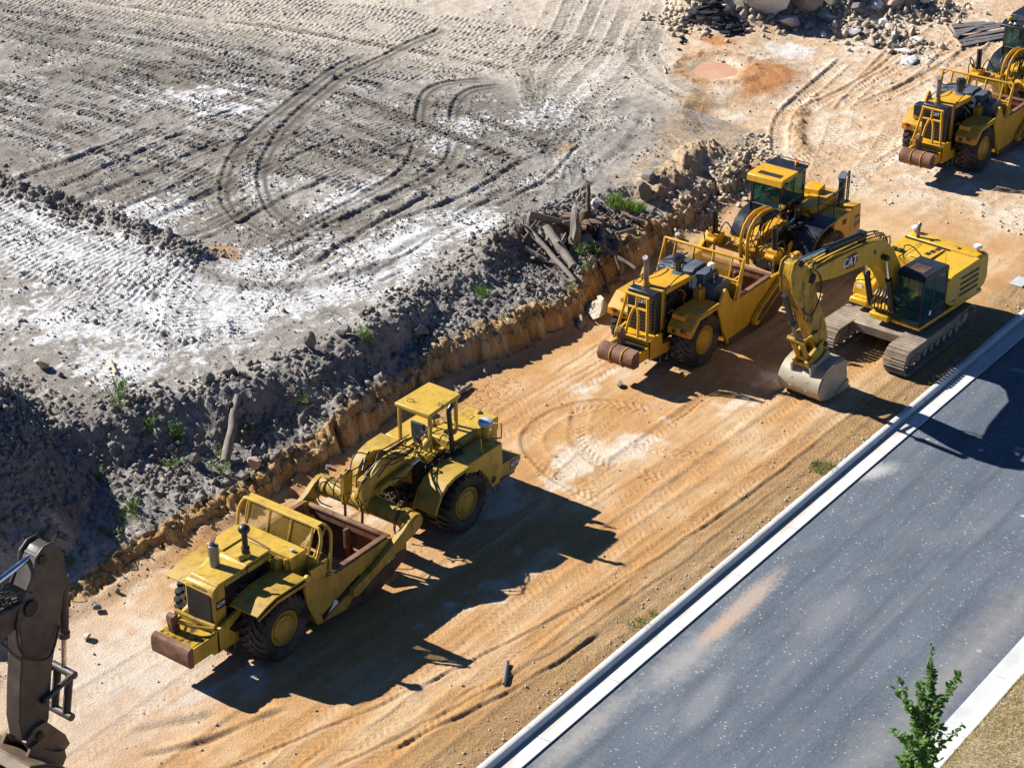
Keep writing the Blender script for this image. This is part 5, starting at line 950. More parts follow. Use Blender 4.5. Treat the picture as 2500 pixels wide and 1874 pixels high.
# ------------------------------------------------------------------ tracked excavator
def rot2(p,c,a):
    ca,sa=math.cos(a),math.sin(a); x,z=p[0]-c[0],p[-1]-c[1]; return (c[0]+x*ca-z*sa,c[1]+x*sa+z*ca)
def excavator(loc,rz,label,Y,YD,ARM,BK,logo,stick_rot=0.,scale=1.,bucket_rot=0.,track_rz=0.,plate=None):
    rt=root('excavator',loc,rz,label,'excavator'); rt.scale=(scale,)*3
    # crawler tracks
    for s in(-1,1):
        L0,L1,rr=-2.15,2.0,.44; yc=s*1.32; w=.40
        M=Matrix.Rotation(track_rz,4,'Z'); pts=[]
        N=14
        for i in range(N+1): a=-math.pi/2+math.pi*i/N; pts.append((L1+rr*math.cos(a),.46+rr*math.sin(a)))
        for i in range(1,20): t=i/20; pts.append((L1+(L0-L1)*t,.90-.05*math.sin(math.pi*t)))
        for i in range(N+1): a=math.pi/2+math.pi*i/N; pts.append((L0+rr*math.cos(a),.46+rr*math.sin(a)))
        d=[0]
        for a,b_ in zip(pts,pts[1:]+pts[:1]): d.append(d[-1]+math.dist(a,b_))
        T=d[-1];n=int(T/.19); b=MB(); P=pts+pts[:1]
        def at(t):
            t%=T; k=max(i for i in range(len(pts)) if d[i]<=t); f=(t-d[k])/max(1e-6,d[k+1]-d[k]); p=Vector(P[k]).lerp(Vector(P[k+1]),f); q=(Vector(P[k+1])-Vector(P[k])).normalized(); return p,q
        for i in range(n):
            p,q=at(i*T/n); nn=Vector((q.y,-q.x)); h=.082
            v=[]
            for (u,g) in((-h,-.02),(h,-.02),(h,.012),(h*.75,.012),(h*.66,.045),(h*.5,.012),(.012,.012),(0,.04),(-.03,.012),(-h*.6,.012),(-h*.72,.045),(-h*.85,.012),(-h,.012)): c=p+q*u+nn*g; v.append(c)
            nv=len(v); vv=[M@Vector((c.x,yc-w,c.y)) for c in v]+[M@Vector((c.x,yc+w,c.y)) for c in v]
            b.add(vv,[tuple(range(nv)),tuple(range(2*nv-1,nv-1,-1))]+[(k,(k+1)%nv,nv+(k+1)%nv,nv+k) for k in range(nv)])
        tr=b.ob('crawler_track',SHOE,rt,ang=25)
        b=MB(); b.prism([(-1.75,.30),(1.65,.30),(1.75,.5),(1.65,.72),(-1.75,.72),(-1.9,.5)],'y',yc-.20,yc+.20)
        for i in range(8): x=-1.6+i*.45; b.cyl((x,yc-.24,.24),(x,yc+.24,.24),.14,n=14)
        for x in(L0,L1): b.cyl((x,yc-.16,.46),(x,yc+.16,.46),.36,n=22); b.cyl((x,yc-.26,.46),(x,yc+.26,.46),.18,n=16)
        for x in(-.9,.7): b.cyl((x,yc-.15,.82),(x,yc+.15,.82),.07)
        b.v=[tuple(M@Vector(p)) for p in b.v]; b.ob('track_frame',SHOE,tr,.01)
    b=MB(); b.prism([(-1.12,.55),(-.6,.38),(0,.36),(.6,.38),(1.12,.55),(1.12,.86),(.6,.95),(-.6,.95),(-1.12,.86)],'x',-.62,.62)
    for sx in(-1,1): b.prism([(sx*.55,.45),(sx*1.15,.50),(sx*1.22,.86),(sx*.55,.94)],'y',-1.05,1.05)
    b.cyl((0,0,.9),(0,0,1.12),.62,n=32); b.v=[tuple(Matrix.Rotation(track_rz,4,'Z')@Vector(p)) for p in b.v]; b.ob('undercarriage',SHOE,rt,.03)
    # upper structure
    b=MB(); b.box(-3.1,.55,-1.50,1.50,1.12,1.26); b.box(.50,.95,.42,1.50,1.12,1.26); b.box(-.3,1.1,-.36,.36,1.12,1.32); b.ob('deck',Y,rt,.03)
    b=MB(); b.prism([(-3.42,1.20),(-2.7,1.10),(-2.7,2.50),(-3.36,2.50),(-3.56,2.35),(-3.60,1.5)],'y',-1.45,1.42); cw=b.ob('counterweight',Y,rt,.12)
    b=MB(); b.prism([(-2.72,1.26),(-1.45,1.26),(-1.0,1.34),(-.62,1.62),(-.66,2.36),(-1.05,2.46),(-2.72,2.50)],'y',.42,1.50); b.prism([(-2.72,1.26),(-1.25,1.26),(-1.25,2.40),(-2.72,2.44)],'y',-1.50,.42); b.box(-1.25,-.70,-.62,.42,1.26,2.0)
    b.box(-2.6,-1.45,-.55,.22,2.44,2.475); hs=b.ob('engine_housing',Y,rt,.05)
    b=MB()
    for i in range(4): z=1.48+i*.205; b.prism([(-2.72+.06*i*0,z),(-1.52,z+.02),(-1.52,z+.115),(-2.72,z+.10)],'y',1.496,1.507)
    b.ob('side_louvre',DKG,hs)
    b=MB()
    for x,y in((-1.6,-1.2),(-1.6,-.95),(-2.45,.02),(-2.18,-.02),(-1.92,-.05)): b.box(x-.12,x+.1,y-.09,y+.09,2.445,2.482)
    b.ob('hood_vent',GRL,hs); MB().cyl((-2.9,-.5,2.5),(-2.9,-.5,2.515),.07).cyl((-2.95,.55,2.5),(-2.95,.55,2.515),.07).ob('filler_cap',DKG,hs); MB().tube([(-1.2,-.7,2.46),(-1.8,-.72,2.48),(-2.55,-.7,2.47)],.01,5,2).box(-2.66,-2.64,-1.4,1.3,2.44,2.508).ob('panel_seam',DKG,hs)
    if logo:
        text('CAT',.21,hs,'lettering',WHT,(-1.05,1.512,1.62),(-1,0,0),RZ,.003); MB().prism([(-1.28,1.50),(-1.2,1.44),(-.84,1.56),(-1.26,1.53)],'y',1.503,1.51).ob('logo_edge',REDM,hs)
    MB().tube([(-2.85,-1.02,2.4),(-2.85,-1.02,2.85),(-2.93,-1.02,3.0)],.07,12,3).ob('exhaust_pipe',STL,rt)
    for x,y in((-3.15,-1.30),(-3.2,1.12)): b=MB(); b.lathe([(.13,.12),(.15,.18),(.12,.23),(0,.25)],(x,y,2.5),'z',16); g=b.ob('satellite_antenna',WHT,rt); MB().cyl((x,y,2.48),(x,y,2.63),.06).ob('antenna_foot',YD,g)
    b=MB(); b.prism([(.30,1.26),(.38,1.45),(.30,1.85),(.10,1.98),(-1.2,2.05),(-1.2,1.26)],'y',-1.50,-.72); b.box(.30,.62,-1.45,-.75,1.14,1.36); tb=b.ob('fuel_tank',Y,rt,.05)
    MB().box(.33,.345,-1.38,-1.16,1.58,1.74).ob('sticker',WHT,tb); b=MB(); b.box(.34,.50,-1.35,-.85,1.36,1.42); b.prism([(.2,1.26),(.62,1.26),(.62,1.3),(.2,1.5)],'y',-.9,-.86); b.ob('boarding_step',Y,tb,.01)
    b=MB(); b.tube([(.28,-1.47,1.3),(.30,-1.49,2.2),(.25,-1.49,2.35),(0,-1.49,2.35),(-.1,-1.49,2.0)],.022,6,3); b.tube([(-.9,-1.45,2.05),(-.9,-1.45,2.78),(-1.0,-1.42,2.85),(-1.6,-1.40,2.85),(-1.65,-1.40,2.42)],.022,6,2); b.tube([(-1.25,-.60,2.4),(-1.25,-.6,2.85),(-1.3,-.3,2.88),(-1.3,.1,2.6)],.02,6,2); b.ob('handrail',BLK,rt)
    # cab
    b=MB(); side=[(.98,1.26),(1.02,1.7),(.90,2.9),(.78,3.02),(-.52,3.02),(-.60,2.9),(-.62,1.26)]
    cy0,cy1=.47,1.49
    b.box(-.62,.98,cy0,cy1,1.24,1.40)
    for y in(cy0,cy1-.07):
        for a,c in(((.99,1.3),(.86,2.95)),((.22,1.3),(.22,2.95)),((-.60,1.3),(-.58,2.95))): b.prism([(a[0]-.07,a[1]),(a[0]+.02,a[1]),(c[0]+.02,c[1]),(c[0]-.07,c[1])],'y',y,y+.07)
    b.box(-.60,.20,cy1-.05,cy1-.01,1.3,1.75); b.box(-.60,-.55,cy0,cy1,1.3,2.2); b.prism([(.93,2.86),(.84,3.0),(.74,3.05),(-.52,3.05),(-.62,2.98),(-.62,2.84)],'y',cy0-.03,cy1+.03)
    b.box(.94,1.02,cy0,cy1,1.78,1.82)
    cab=b.ob('cab',BLK,rt,.025)
    g=MB()
    for y in(cy0+.012,cy1-.018): g.prism([(.96,1.40),(.88,2.88),(.24,2.88),(.24,1.40)],'y',y,y+.006); g.prism([(.14,1.74),(.14,2.88),(-.54,2.88),(-.54,1.74)],'y',y,y+.006)
    g.prism([(1.0,1.40),(.87,2.88),(.864,2.88),(.994,1.40)],'y',cy0+.07,cy1-.07); g.box(-.59,-.584,cy0+.07,cy1-.07,2.2,2.86); g.ob('glass',GLS,cab)
    MB().box(.05,.62,.68,1.28,3.052,3.066).ob('roof_hatch',RUSTD,cab,.01); MB().tube([(-.5,1.4,3.05),(-.5,1.42,3.45)],.006,4,0).ob('aerial',BLK,cab)
    MB().box(-.35,.2,.72,1.24,1.45,1.85).box(-.42,-.28,.72,1.24,1.8,2.5).box(.5,.7,.78,.98,1.4,1.9).ob('seat',BRN,cab,.05)
    if logo: MB().box(.26,.40,cy1-.008,cy1-.002,1.5,1.66).ob('sticker',WHT,cab); 
    # boom
    bp=[(.32,1.62),(.62,1.85),(1.05,2.55),(1.40,2.98),(1.90,3.42),(2.6,3.74),(3.5,3.84),(4.45,3.95),(5.32,4.12),(5.85,4.26),(6.0,4.42),(5.95,4.58),(5.5,4.64),(4.27,4.62),(2.93,4.53),(2.23,4.44),(1.5,4.24),(.92,3.72),(.42,3.0),(.08,2.1),(.12,1.70)]
    bm_=MB().prism(bp,'y',-.27,.27).ob('boom',Y,rt,.03)
    if logo:
        MB().prism([(3.80,4.02),(3.36,3.96),(3.18,4.10),(3.20,4.40),(3.34,4.48),(3.82,4.48)],'y',.268,.276).ob('logo_edge',REDM,bm_)
        MB().prism([(3.86,4.04),(3.46,4.0),(3.30,4.12),(3.32,4.42),(3.88,4.44)],'y',.270,.279).ob('logo_plate',BLK,bm_)
        text('CAT',.42,bm_,'lettering',WHT,(3.64,.284,4.22),(-1,0,-.10),(-.10,0,1),.004); MB().prism([(3.70,4.06),(3.54,4.04),(3.61,4.20)],'y',.276,.290).ob('logo_triangle',AMB,bm_)
        for x in(1.95,2.2): pass
        MB().lathe([(.07,0),(.07,.02),(0,.02)],(2.15,.27,4.05),'y',12).ob('inspection_hole',BLK,bm_)
    MB().lathe([(.16,-.29),(.17,-.30),(.17,.30),(.16,.31)],(5.8,0,4.42),'y',18).cyl((1.66,-.5,3.72),(1.66,.5,3.72),.10).ob('boom_pin',BLK,bm_)
    for s in(-1,1):
        a,c=Vector((.95,s*.42,1.55)),Vector((1.66,s*.42,3.72)); e=a.lerp(c,.60); MB().cyl(a,e,.105,n=16).cyl(a.lerp(c,.56),e,.125,n=16).ob('boom_cylinder',BLK if ARM is None else ARM,rt); MB().cyl(e,c,.058,n=12).ob('cylinder_rod',CHR,rt)
    a=Vector((2.62,0,4.74))
    st_piv=(5.8,4.42); st=lambda p:rot2(p,st_piv,stick_rot)
    ec=st((6.45,5.12)); c=Vector((ec[0],0,ec[1])); e=a.lerp(c,.54)
    MB().cyl(a,e,.115,n=16).cyl(a.lerp(c,.50),e,.15,n=16).box(2.50,2.74,-.13,.13,4.5,4.86).ob('stick_cylinder',BLK if ARM is None else ARM,rt,.006); MB().cyl(e,c,.062,n=12).ob('cylinder_rod',CHR,rt)
    # stick
    sp=[(6.2,4.98),(6.36,5.18),(6.58,5.26),(6.80,5.20),(6.88,4.85),(6.74,4.25),(6.45,3.75),(5.74,2.80),(5.18,1.78),(4.98,1.56),(4.70,1.56),(4.48,1.85),(4.60,2.3),(4.92,2.95),(5.26,3.56),(5.46,4.12),(5.62,4.52),(5.8,4.68)]
    SA=ARM or Y; sk=MB().prism([st(p) for p in sp],'y',-.20,.20)
    for s in(-1,1): sk.prism([st(p) for p in[(6.2,5.0),(6.36,5.24),(6.60,5.32),(6.84,5.24),(6.93,4.85),(6.78,4.2),(6.5,4.02),(6.1,4.12),(5.64,4.22),(5.60,4.55),(5.82,4.74)]],'y',s*.19,s*.25)
    skm=sk.ob('stick',plate or OILY,rt,.025); 
    sx=lambda p,y=0.:Vector((st(p)[0],y,st(p)[1]))
    MB().cyl(sx((6.45,5.12),-.3),sx((6.45,5.12),.3),.10).cyl(sx((5.8,4.42),-.31),sx((5.8,4.42),.31),.15).cyl(sx((4.78,1.76),-.36),sx((4.78,1.76),.36),.09).cyl(sx((5.22,2.30),-.3),sx((5.22,2.30),.3),.07).ob('stick_pin',DKG,skm)
    a,c=sx((6.86,4.15)),sx((6.02,2.28)); e=a.lerp(c,.66); MB().cyl(a,e,.10,n=14).cyl(a.lerp(c,.60),e,.125,n=14).ob('bucket_cylinder',BLK if ARM is None else ARM,rt); MB().cyl(e,c,.055,n=12).ob('cylinder_rod',CHR if ARM is not None else STL,rt)
    b=MB()
    for s in(-1,1):
        p,q=sx((5.20,2.32),s*.27),sx((6.0,2.25),s*.27); b.cyl(p,q,.06,n=8); p,q=sx((6.0,2.25),s*.17),sx((5.55,1.46),s*.17); b.cyl(p,q,.085,n=8)
    b.cyl(sx((6.0,2.25),-.32),sx((6.0,2.25),.32),.085); b.cyl(sx((5.55,1.46),-.34),sx((5.55,1.46),.34),.085); b.ob('bucket_link',OILY if ARM is None else ARM,rt,.008)
    # quick coupler and bucket
    pv=(4.92,1.72); bk=lambda p:rot2(st(p),st(pv),bucket_rot); BX=lambda p,y:Vector((bk(p)[0],y,bk(p)[1]))
    b=MB()
    for s in(-1,1): b.prism([bk(p) for p in[(4.66,1.80),(4.90,1.92),(5.55,1.62),(5.76,1.42),(5.55,1.12),(5.2,1.22),(4.70,1.32),(4.50,1.48)]],'y',s*.24-.06,s*.24+.06)
    b.cyl(BX((4.72,1.46),-.34),BX((4.72,1.46),.34),.08); b.cyl(BX((5.52,1.22),-.34),BX((5.52,1.22),.34),.08); b.prism([bk(p) for p in[(4.8,1.66),(5.5,1.46),(5.45,1.25),(4.8,1.36)]],'y',-.2,.2); b.ob('quick_coupler',OILY if ARM is None else ARMB,rt,.012)
    W_=.77; cur=[(4.30,1.18),(4.70,1.20),(5.05,1.16),(5.32,1.07),(5.52,.92),(5.65,.72),(5.69,.52),(5.63,.33),(5.48,.17),(5.25,.07),(4.95,.03),(4.40,.02),(4.02,.02)]
    b=MB(); b.strip([bk(p) for p in cur],.045,'y',-W_,W_)
    for s in(-1,1): b.prism([bk(p) for p in cur+[(4.10,.45),(4.16,.9)]],'y',s*W_-s*.0,s*(W_+.035))
    b.strip([bk(p) for p in[(4.30,1.20),(4.22,.98)]],.09,'y',-W_,W_)
    bu=b.ob('bucket',BK,rt,.012)
    b=MB()
    for s in(-1,1): b.prism([bk(p) for p in[(4.55,1.16),(4.6,1.44),(4.75,1.56),(4.95,1.38),(5.35,1.30),(5.55,1.34),(5.66,1.18),(5.60,.88),(5.42,1.05)]],'y',s*.36-.04,s*.36+.04)
    b.ob('bucket_ear',BK,bu,.012)
    b=MB()
    for s in(-1,1): b.strip([bk(p) for p in[(5.70,.75),(5.72,.40),(5.50,.12),(5.05,0.02)]],-.025,'y',s*.30-.06,s*.30+.06); b.prism([bk(p) for p in[(3.98,.02),(4.55,.0),(4.75,.14),(4.30,.34),(4.05,.40)]],'y',s*(W_+.02),s*(W_+.07))
    b.ob('wear_strip',BK,bu,.008)
    b=MB()
    for i in range(5): y=-W_+.08+i*(2*W_-.16)/4; b.prism([bk(p) for p in[(4.2,.0),(4.2,.09),(3.98,.07),(3.78,.02),(3.98,-.01)]],'y',y-.055,y+.055)
    b.ob('bucket_tooth',ARMB,bu,.008)
    for i in range(7):
        y=-.21+i*.07; o=.03*(i%3)
        MB().tube([(1.1,y*.8,3.3),(1.4,y,4.3+o),(2.1,y,4.56+o),(3.0,y,4.66+o),(4.6,y*.8,4.76+o),(5.3,y*.7,4.78+o),(5.7,y,4.82),(5.9,y*1.2,4.7)],.022,6,4).ob('hydraulic_hose',(YD if i%2 else HOSE) if ARM is None else HOSE,rt)
    for s in(-1,1): MB().tube([sx((5.7,4.7),s*.24),sx((5.35,4.3),s*.30),sx((5.25,3.6),s*.27),sx((5.7,3.1),s*.28),sx((6.2,3.5),s*.25)],.024,6,5).ob('hydraulic_hose',HOSE,rt)
    for i in range(6): y=-.33+i*.13; MB().tube([(.55,y,1.3),(.95+.05*(i%2),y,1.42),(1.05,y,1.75),(.8,y*.8,2.1),(.9,y*.7,2.5)],.026,6,5).ob('hydraulic_hose',HOSE if i%2 else STL,rt)
    clutter(rt,'valve_fittings',STL if logo else DKG,(5.1,-.3,4.62),(5.7,.3,4.82),14,61,size=(.03,.06)); clutter(rt,'swivel_fittings',DKG,(-.2,-.34,1.3),(.6,.34,1.9),22,62,size=(.05,.12))
    return rt
# ------------------------------------------------------------------ placing the machines
gZ=lambda x,y:gz(x,y)
old_scraper((31.95,32.75,.0))
new_scraper((52.39,32.75,.0),'golden wheel scraper with closed cab and yellow roof visor standing beside the tracked excavator',True,True,0)
new_scraper((73.36,32.75,.0),'golden wheel scraper with all black cab roof and yellow beacon, last machine of the row',False,False,3)
excavator((57.9,27.09,.0),R(175.5),'bright yellow tracked excavator with its bucket resting on the dirt beside the kerb',YX,YXD,None,BKT,True,0.,1.,0.,R(3.3))
excavator((17.65,32.3,.0),R(0),'dark brown excavator arm and rusty bucket reaching in at the left edge',ARMD,ARMD,ARMD,ARMB,False,R(16.6),1.2,R(-46),0.,ARMD)
# ------------------------------------------------------------------ rocks and rubble
def rock(name,loc,size,seed,m,label=None,cat='rock',group=None,sq=(1,1,.75),sub=3,sink=.3,cuts=15,kind=None,rough=.10,rz=None,tilt=0):
    r=np.random.default_rng(seed); bm=bmesh.new(); bmesh.ops.create_icosphere(bm,subdivisions=sub,radius=1.)
    P=np.array([v.co for v in bm.verts]); 
    for i in range(cuts):
        n=r.normal(size=3); n/=np.linalg.norm(n); t=r.uniform(.42,.80); d=P@n-t; P=np.where((d>0)[:,None],P-n*d[:,None]*.97,P)
    nz=fbm(P[:,0]*1.0+P[:,2]*.7+seed,P[:,1]+P[:,2]*.9-seed*.7,1.5,4,seed%20); P=P*(1+rough*1.3*nz[:,None])
    P=P*np.array(sq)*size; a=r.uniform(0,6.28) if rz is None else rz; c,s=math.cos(a),math.sin(a); 
    if tilt: ct,stt=math.cos(tilt),math.sin(tilt); P=np.stack([P[:,0]*ct-P[:,2]*stt,P[:,1],P[:,0]*stt+P[:,2]*ct],1)
    P=np.stack([P[:,0]*c-P[:,1]*s,P[:,0]*s+P[:,1]*c,P[:,2]],1)
    for v,p in zip(bm.verts,P): v.co=p
    me=bpy.data.meshes.new(name); bm.to_mesh(me); bm.free(); me.polygons.foreach_set('use_smooth',[True]*len(me.polygons)); me.set_sharp_from_angle(angle=R(17)); me.materials.append(m)
    o=bpy.data.objects.new(name,me); C.objects.link(o); x,y=loc[:2]; z=loc[2] if len(loc)>2 else gz(x,y)
    o.location=(x,y,z+size*sq[2]*(1-sink*2)*.9-.0); return tag(o,label,cat,group,kind)
rg=np.random.default_rng(21)
rock('boulder',(61.2,39.4),.52,301,ROCKG,'large grey boulder behind the bright grass tuft on the bank','boulder',sq=(1,.8,.85),sink=.12)
rock('boulder',(61.9,39.8),.42,302,ROCKG,'pale grey boulder leaning on the back of the larger grey boulder','boulder',sq=(1,.8,.8),sink=.05)
rock('boulder',(53.4,36.15,.0),.6,303,ROCKT,'long pale crumbling boulder lying at the foot of the bank below the roots','boulder',sq=(1.9,.62,.5),sink=.12,rz=.3,rough=.16)
rock('boulder',(52.4,36.15,.0),.34,304,ROCKG,'small grey boulder at the left end of the long pale boulder','boulder',sq=(1.4,.8,.6),sink=.1)
rock('rock',(36.75,39.25),.33,305,ROCKG,'grey rock beside the green weeds left of the log on the ledge','rock',sink=.08)
rock('rock',(37.85,37.85),.33,306,ROCKP,'pinkish rock on the ledge edge, right of the log end','rock',sq=(1,.85,.75),sink=.06)
rock('rock',(37.35,37.75),.22,307,ROCKG,'small tan grey rock just left of the pinkish rock','rock',sink=.08)
rock('rock',(39.2,40.9),.30,308,ROCKG,'grey clod at the crest above the upper end of the log','clod',sink=.15)
rock('rock',(40.0,40.8),.36,309,ROCKG,'big grey clod on the crest right above the log','clod',sink=.15)
rock('rock',(42.9,40.0),.38,310,ROCKG,'tall grey clod on the crest behind the open canopy scraper','clod',sq=(.7,.7,1.05),sink=.12)
rock('rock',(44.2,39.8),.30,311,ROCKG,'rounded grey clod right of the tall clod on the crest','clod',sink=.1)
rock('rock',(36.9,45.8),.30,312,ROCKT,'brown clod on the flank of the dark soil heap','clod',sink=.15)
rock('rock',(30.5,36.75,.02),.16,313,ROCKG,'fist sized grey stone on pale sand at the foot of the bank','stone',sink=.05)
rock('rock',(29.4,36.0,.02),.15,314,ROCKT,'lone tan stone on the pale sand right of the dark arm','stone',sink=.05)
rock('rock',(49.55,32.6,.0),.17,315,ROCKG,'grey clod pair on the lane behind the middle scraper push block','stone',sq=(1.3,.7,.7),sink=.1)
rock('rock',(60.4,37.3),.2,316,ROCKT,'tan stone in the gully right of the roots','stone',sink=.1)
rock('boulder',(58.6,39.9),.3,317,ROCKW,'pale stone beside the standing root stub','stone',sink=.15)
rock('clod',(46.9,38.75),.30,318,ROCKG,'grey clod at the top of the cut bank above the cracked mud','clod',sink=.12)
for i,(x,y,s) in enumerate(((30.6,37.0,.11),(31.4,36.95,.12),(33.2,36.6,.1),(36.9,34.3,.08),(45.5,36.5,.13),(46.3,36.7,.11),(47.6,36.6,.16),(48.3,36.5,.12),(44.6,36.9,.14),(35.2,36.6,.1),(42.2,36.4,.11),(39.9,36.7,.1),(66.3,37.2,.2),(66.8,37.6,.24),(65.9,37.0,.16),(67.4,37.9,.22),(68.0,38.3,.18),(65.1,37.2,.15),(64.4,37.1,.14))):
    rock('stone',(x,y),s,330+i,(ROCKT if x>64 else ROCKG),'small fallen stone at the foot of the cut bank','stone','stones fallen from the bank',sub=2,sink=.15)
# rubble heap beyond the yard
rock('boulder',(84.2,47.6,.45),1.5,401,ROCKH,'huge white boulder in the middle of the rubble heap','boulder',sq=(1.3,.95,.95),sink=.08,cuts=16,rough=.14,rz=2.2,sub=4)
rock('boulder',(85.6,46.4,.5),1.0,402,ROCKT,'big cream block right of the huge white boulder','boulder',sq=(1.2,.7,.75),sink=.1,rz=2.0,tilt=.3)
rock('boulder',(83.5,49.0,.3),.8,403,ROCKT,'tan angular block left of the huge white boulder','boulder',sq=(1.0,.8,.9),sink=.1,cuts=12)
rock('boulder',(83.9,46.2,.2),.55,404,ROCKW,'pale rounded stone lying in front of the rubble heap','boulder',sq=(1.4,.7,.6),sink=.05,rz=2.4)
lst=[(82.8,50.3,.55),(82.4,49.1,.5),(83.8,49.9,.7),(84.9,49.6,.8),(83.2,48.5,.4),(85.2,49.0,.7),(84.7,45.4,.35),(85.8,45.4,.5),(86.9,46.8,.8),(86.8,45.6,.6),(87.6,45.2,.7),(87.3,44.2,.5),(88.3,43.9,.6),(88.8,43.1,.55),(85.3,43.2,.3),(84.6,43.1,.45),(85.6,42.5,.35),(85.5,41.4,.3),(84.5,40.7,.3),(86.0,40.3,.35),(86.9,41.2,.4),(83.9,40.8,.3),(82.0,48.3,.35),(83.0,47.2,.3),(85.4,44.6,.4),(86.2,43.7,.5),(87.2,42.9,.45),(84.2,41.9,.4),(85.2,40.4,.25),(83.9,44.3,.25),(86.3,42.0,.4),(88.2,45.0,.7),(89.4,43.4,.7),(90.2,42.3,.6),(86.1,48.2,.8),(87.2,47.6,.8),(84.2,50.8,.7),(83.0,51.2,.5)]
for i,(x,y,s) in enumerate(lst): rock('boulder',(x,y),s*1.0,410+i,(ROCKT,ROCKH,ROCKT,ROCKW,ROCKG,ROCKH,ROCKP)[i%7],'broken boulder heaped in the pale rubble at the top right','boulder','boulders of the rubble heap',sq=(1.35,.8,.6),sink=.18,cuts=24,tilt=.25*((i%3)-1))
for i in range(52):
    t=rg.random(); x=80.6+1.9*rg.random()+.4*t;y=50.5-2.6*rg.random()-(x-80.6)*.35; d=math.hypot((x-81.6)/1.3,(y-49)/1.5)
    rock('asphalt_chunk',(x,y,gz(x,y)+max(0,.55*(1-d))),rg.uniform(.14,.34),500+i,ASPC,'broken black asphalt slab in the dark heap left of the rubble','asphalt','asphalt chunks in the dark heap',sq=(1.2,.9,.35),sub=2,sink=.1,cuts=7,tilt=rg.uniform(-.5,.5))
for i,(x,y,s) in enumerate(((80.1,49.6,.25),(79.2,49.2,.2),(78.6,48.8,.17),(77.7,48.4,.13),(78.9,48.8,.14))): rock('asphalt_chunk',(x,y),s,560+i,ASPC,'stray black asphalt lump in the line running down from the dark heap','asphalt','asphalt lumps in a row',sq=(1.2,.9,.6),sub=2,sink=.1)
# clods too many to count
def scatter(name,m,n,w,seed,sz,label,sub=1,pw=3.):
    r=np.random.default_rng(seed); bm=bmesh.new(); bmesh.ops.create_icosphere(bm,subdivisions=sub,radius=1.); T=np.array([v.co for v in bm.verts]);F=np.array([[v.index for v in f.verts] for f in bm.faces]); bm.free()
    w=np.maximum(w,0); k=r.choice(len(X),n,p=w/w.sum()); s=sz[0]+(sz[1]-sz[0])*r.random(n)**pw; nT=len(T)
    P=T[None]*(1+.30*r.normal(size=(n,nT,1)))*(s[:,None]*r.uniform(.65,1.25,(n,3)))[:,None,:]; a=r.uniform(0,6.28,n); c_,s_=np.cos(a)[:,None],np.sin(a)[:,None]
    Q=np.stack([P[:,:,0]*c_-P[:,:,1]*s_,P[:,:,0]*s_+P[:,:,1]*c_,P[:,:,2]],2); jx=r.uniform(-.03,.03,(n,2)); Q[:,:,0]+=(X[k]+jx[:,0])[:,None]; Q[:,:,1]+=(Y[k]+jx[:,1])[:,None]; Q[:,:,2]+=(Z[k]+s*.22)[:,None]
    me=bpy.data.meshes.new(name); V=Q.reshape(-1,3).astype(np.float32); FF=(F[None]+(np.arange(n)*nT)[:,None,None]).reshape(-1,3).astype(np.int32)
    me.vertices.add(len(V)); me.vertices.foreach_set('co',V.ravel()); me.loops.add(FF.size); me.loops.foreach_set('vertex_index',FF.ravel()); me.polygons.add(len(FF)); me.polygons.foreach_set('loop_start',np.arange(0,FF.size,3,dtype=np.int32)); me.update(calc_edges=True)
    me.materials.append(m); o=bpy.data.objects.new(name,me); C.objects.link(o); return tag(o,label,'soil',kind='stuff')
gau=lambda cx,cy,sx,sy:np.exp(-((X-cx)/sx)**2-((Y-cy)/sy)**2)
slope=sm(Y,yf+.15,yf+.5)*(1-sm(Y,yc+.2,yc+1.2))*(1-sm(X,59,63))
hp=np.exp(-(np.hypot(X-30.4,Y-45.2)/4.2)**4)
fld=plat*(1-right)*(1-hp)
scatter('loose_clods',ROCKG,4800,slope*(1-.8*pled)*(.35+sm(n_mid,-.2,.4)),71,(.02,.13),'loose grey clods scattered over the slope between ledge and plateau')
scatter('heap_clods',ROCKG,2600,hp,72,(.02,.13),'loose clods on the dark soil heap at the left')
rdg=np.exp(-((X-45.85)/.75)**2)*sm(Y,46.8,47.6)*(1-sm(Y,60,61))
scatter('ridge_clods',ROCKG,1500,rdg,79,(.02,.12),'loose clods along the low ridge on the grey field')
scatter('field_grit',ROCKG,14000,fld*(1-.9*TRK)*(.06+crumb**2)*(1-.75*paler0)*np.exp(-(Y-40)/40.),73,(.012,.052),'fine clods and crumbs strewn over the graded grey field',0,2.)
scatter('field_clods',ROCKG,700,fld*(.1+crumb)*(1-.6*paler0),80,(.04,.11),'larger clods strewn over the graded grey field')
scatter('yard_grit',ROCKT,1800,np.maximum(right,sm(X,66,70)*(Y<yf))*(.2+sm(n_mid,-.1,.4)),74,(.012,.07),'small stones strewn over the orange yard')
hpl=np.zeros(len(X))
for (ax_,ay_),(bx_,by_) in zip(hl[:-1],hl[1:]):
    for t in(.15,.5,.85): hpl=np.maximum(hpl,gau(ax_+(bx_-ax_)*t,ay_+(by_-ay_)*t,1.5,1.3))
hpl=np.maximum(hpl,.7*np.maximum(gau(85.3,43,1.0,1.6),gau(85.4,40.8,.9,1.2)))
scatter('rubble_grit',ROCKT,3200,hpl,75,(.03,.20),'small broken stone between the boulders of the rubble heap')
scatter('lane_grit',ROCKT,3200,onlane*(X<66)*(.05+np.exp(-((Y-24.6)/.45)**2)+.8*np.exp(-((Y-yf+.3)/.4)**2)),76,(.008,.045),'grit and crumbs strewn along the dirt lane')
scatter('toe_rubble',ROCKT,700,sm(X,60,63)*(1-sm(X,70,72))*np.exp(-((Y-yf-.1)/.55)**2),77,(.02,.13),'tan lumps fallen at the right end of the bank')
